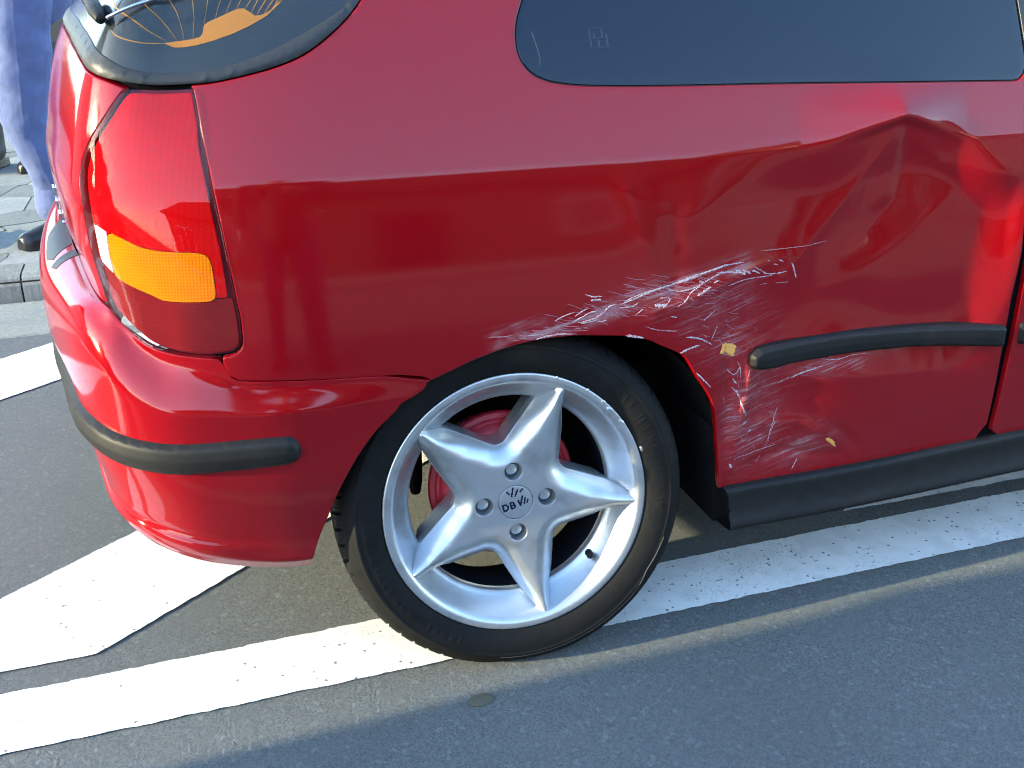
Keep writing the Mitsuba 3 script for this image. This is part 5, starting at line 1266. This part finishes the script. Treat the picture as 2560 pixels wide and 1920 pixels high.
# ------------------------------------------------------------------ houses across the street and along the pavement
def house(key, x0, x1, y0, y1, hgt, rise, wall, label, seed, facing=1):
    r = np.random.default_rng(seed)
    add(f'{key}__wall', mikit.ply(box((x0, y0, -.1), (x1, y1, hgt)), wall))
    ym, o = (y0 + y1) / 2, .35
    v = np.array([(x0 - .2, y0 - o, hgt - .12), (x1 + .2, y0 - o, hgt - .12), (x1 + .2, ym, hgt + rise), (x0 - .2, ym, hgt + rise), (x0 - .2, y1 + o, hgt - .12), (x1 + .2, y1 + o, hgt - .12)])
    v = np.vstack([v, v - [0, 0, .12]])
    add(f'{key}__roof', mikit.ply(tm(m3.Manifold.hull_points(v)), 'roof_tile'))
    yf = y1 if facing > 0 else y0
    d = facing
    n = int((x1 - x0) / 2.4)
    for fl in range(int(hgt // 2.7)):
        for k in range(n):
            cx = x0 + (k + .5) * (x1 - x0) / n
            zb = .9 + 2.7 * fl
            win = 'window'
            if fl == 0 and k == n // 2:
                kk = add(f'{key}__door', mikit.ply(box((cx - .5, min(yf, yf + d * .06), 0), (cx + .5, max(yf, yf + d * .06), 2.1)), 'dark_cloth'))
                continue
            kk = add(f'{key}__window', mikit.ply(box((cx - .6, min(yf, yf + d * .04), zb), (cx + .6, max(yf, yf + d * .04), zb + 1.3)), 'white_frame'))
            sub = kk[len(key) + 2:]
            for sx in (-.29, .29):
                add(f'{kk}__pane', mikit.ply(box((cx + sx - .25, min(yf + d * .03, yf + d * .05), zb + .07), (cx + sx + .25, max(yf + d * .03, yf + d * .05), zb + 1.23)), 'window_pane'))
    tag(key, label, 'house')
house('house', -7.5, 9.0, -19, -11.5, 3.0, 2.2, 'brick_wall', 'low brick house across the street, mirrored as the dark band in the red flank', 1)
house('house_001', 10.5, 22, -19, -11.5, 5.6, 2.4, 'render_wall', 'taller rendered house across the street beside the low brick one', 2)
house('house_002', -19, -9.5, 5.6, 13, 5.6, 2.4, 'render_wall', 'rendered house on the near pavement that shades the slabs behind the walker', 3, -1)
house('house_003', -34, -25, -8, 16, 3.4, 2.0, 'brick_wall', 'unseen low house added behind the tail to block the low sky glow', 4, 1)  # added out of view to block bright sky near the horizon

# unseen vehicle added further back to shade the asphalt and dim the flank
def shade_van(key, x0, y0, y1, label):
    side = np.array([(0, .28), (0, .62), (-.10, .98), (-.75, 1.12), (-1.35, 1.98), (-1.6, 2.12), (-4.55, 2.18), (-4.72, 2.05), (-4.78, .32)])
    V = []
    for y, s in ((y0, .05), (y0 + .07, 0), (y1 - .07, 0), (y1, .05)):
        c = side.mean(0)
        q = side + (c - side) * s * .6
        V.append(np.c_[q[:, 0] + x0, np.full(len(q), y), q[:, 1]])
    n = len(side)
    v = np.vstack(V)
    f = []
    for k in range(3):
        for i in range(n):
            j = (i + 1) % n
            f += [(k * n + i, k * n + j, (k + 1) * n + j), (k * n + i, (k + 1) * n + j, (k + 1) * n + i)]
    ctr = [np.array([x0 - 2.4, y0, 1.1]), np.array([x0 - 2.4, y1, 1.1])]
    v = np.vstack([v, ctr])
    f += [(4 * n, (i + 1) % n, i) for i in range(n)] + [(4 * n + 1, 3 * n + i, 3 * n + (i + 1) % n) for i in range(n)]
    add(f'{key}__body', mikit.ply(mesh(v, f), 'van_paint', smooth=25))
    def quad(P, t=.012):
        P = np.array(P, float)
        nn = np.cross(P[1] - P[0], P[2] - P[0])
        nn /= np.linalg.norm(nn)
        return tm(m3.Manifold.hull_points(np.vstack([P - nn * t, P + nn * t])))
    add(f'{key}__windscreen', mikit.ply(quad([(x0 - .80, y0 + .16, 1.18), (x0 - .80, y1 - .16, 1.18), (x0 - 1.30, y1 - .24, 1.90), (x0 - 1.30, y0 + .24, 1.90)]), 'privacy_glass'))
    for y in (y0, y1):
        add(f'{key}__side_window', mikit.ply(quad([(x0 - 1.05, y, 1.18), (x0 - 1.95, y, 1.18), (x0 - 1.95, y, 1.85), (x0 - 1.48, y, 1.85)], .02), 'privacy_glass'))
        for xx in (-.95, -3.85):
            w = revolve([(.001, .0), (.20, .0), (.215, .02), (.30, .03), (.325, .0), (.33, -.08), (.325, -.18), (.2, -.2), (.001, -.2)], 48)
            w.apply_transform(trimesh.transformations.rotation_matrix(math.pi / 2 * (1 if y == y0 else -1), [1, 0, 0]))
            w.apply_translation([x0 + xx, y + (-.01 if y == y0 else .01), .33])
            add(f'{key}__wheel', mikit.ply(w, 'tyre_rubber', smooth=35))
    for y in (y0 + .22, y1 - .22):
        add(f'{key}__headlight', mikit.ply(box((x0 - .09, y - .16, .74), (x0 + .0, y + .16, .90), .02), 'lens_clear', smooth=30))
    add(f'{key}__bumper', mikit.ply(box((x0 - .06, y0 + .02, .30), (x0 + .07, y1 - .02, .56), .03), 'black_trim', smooth=30))
    tag(key, label, 'shade_van')
M('van_paint', **two({'type': 'roughplastic', 'alpha': .03, 'diffuse_reflectance': rgb(.05, .065, .09)}))
shade_van('shade_van', -4.2, -2.42, -.52, 'unseen dark blue vehicle added behind to shade the lower right corner')
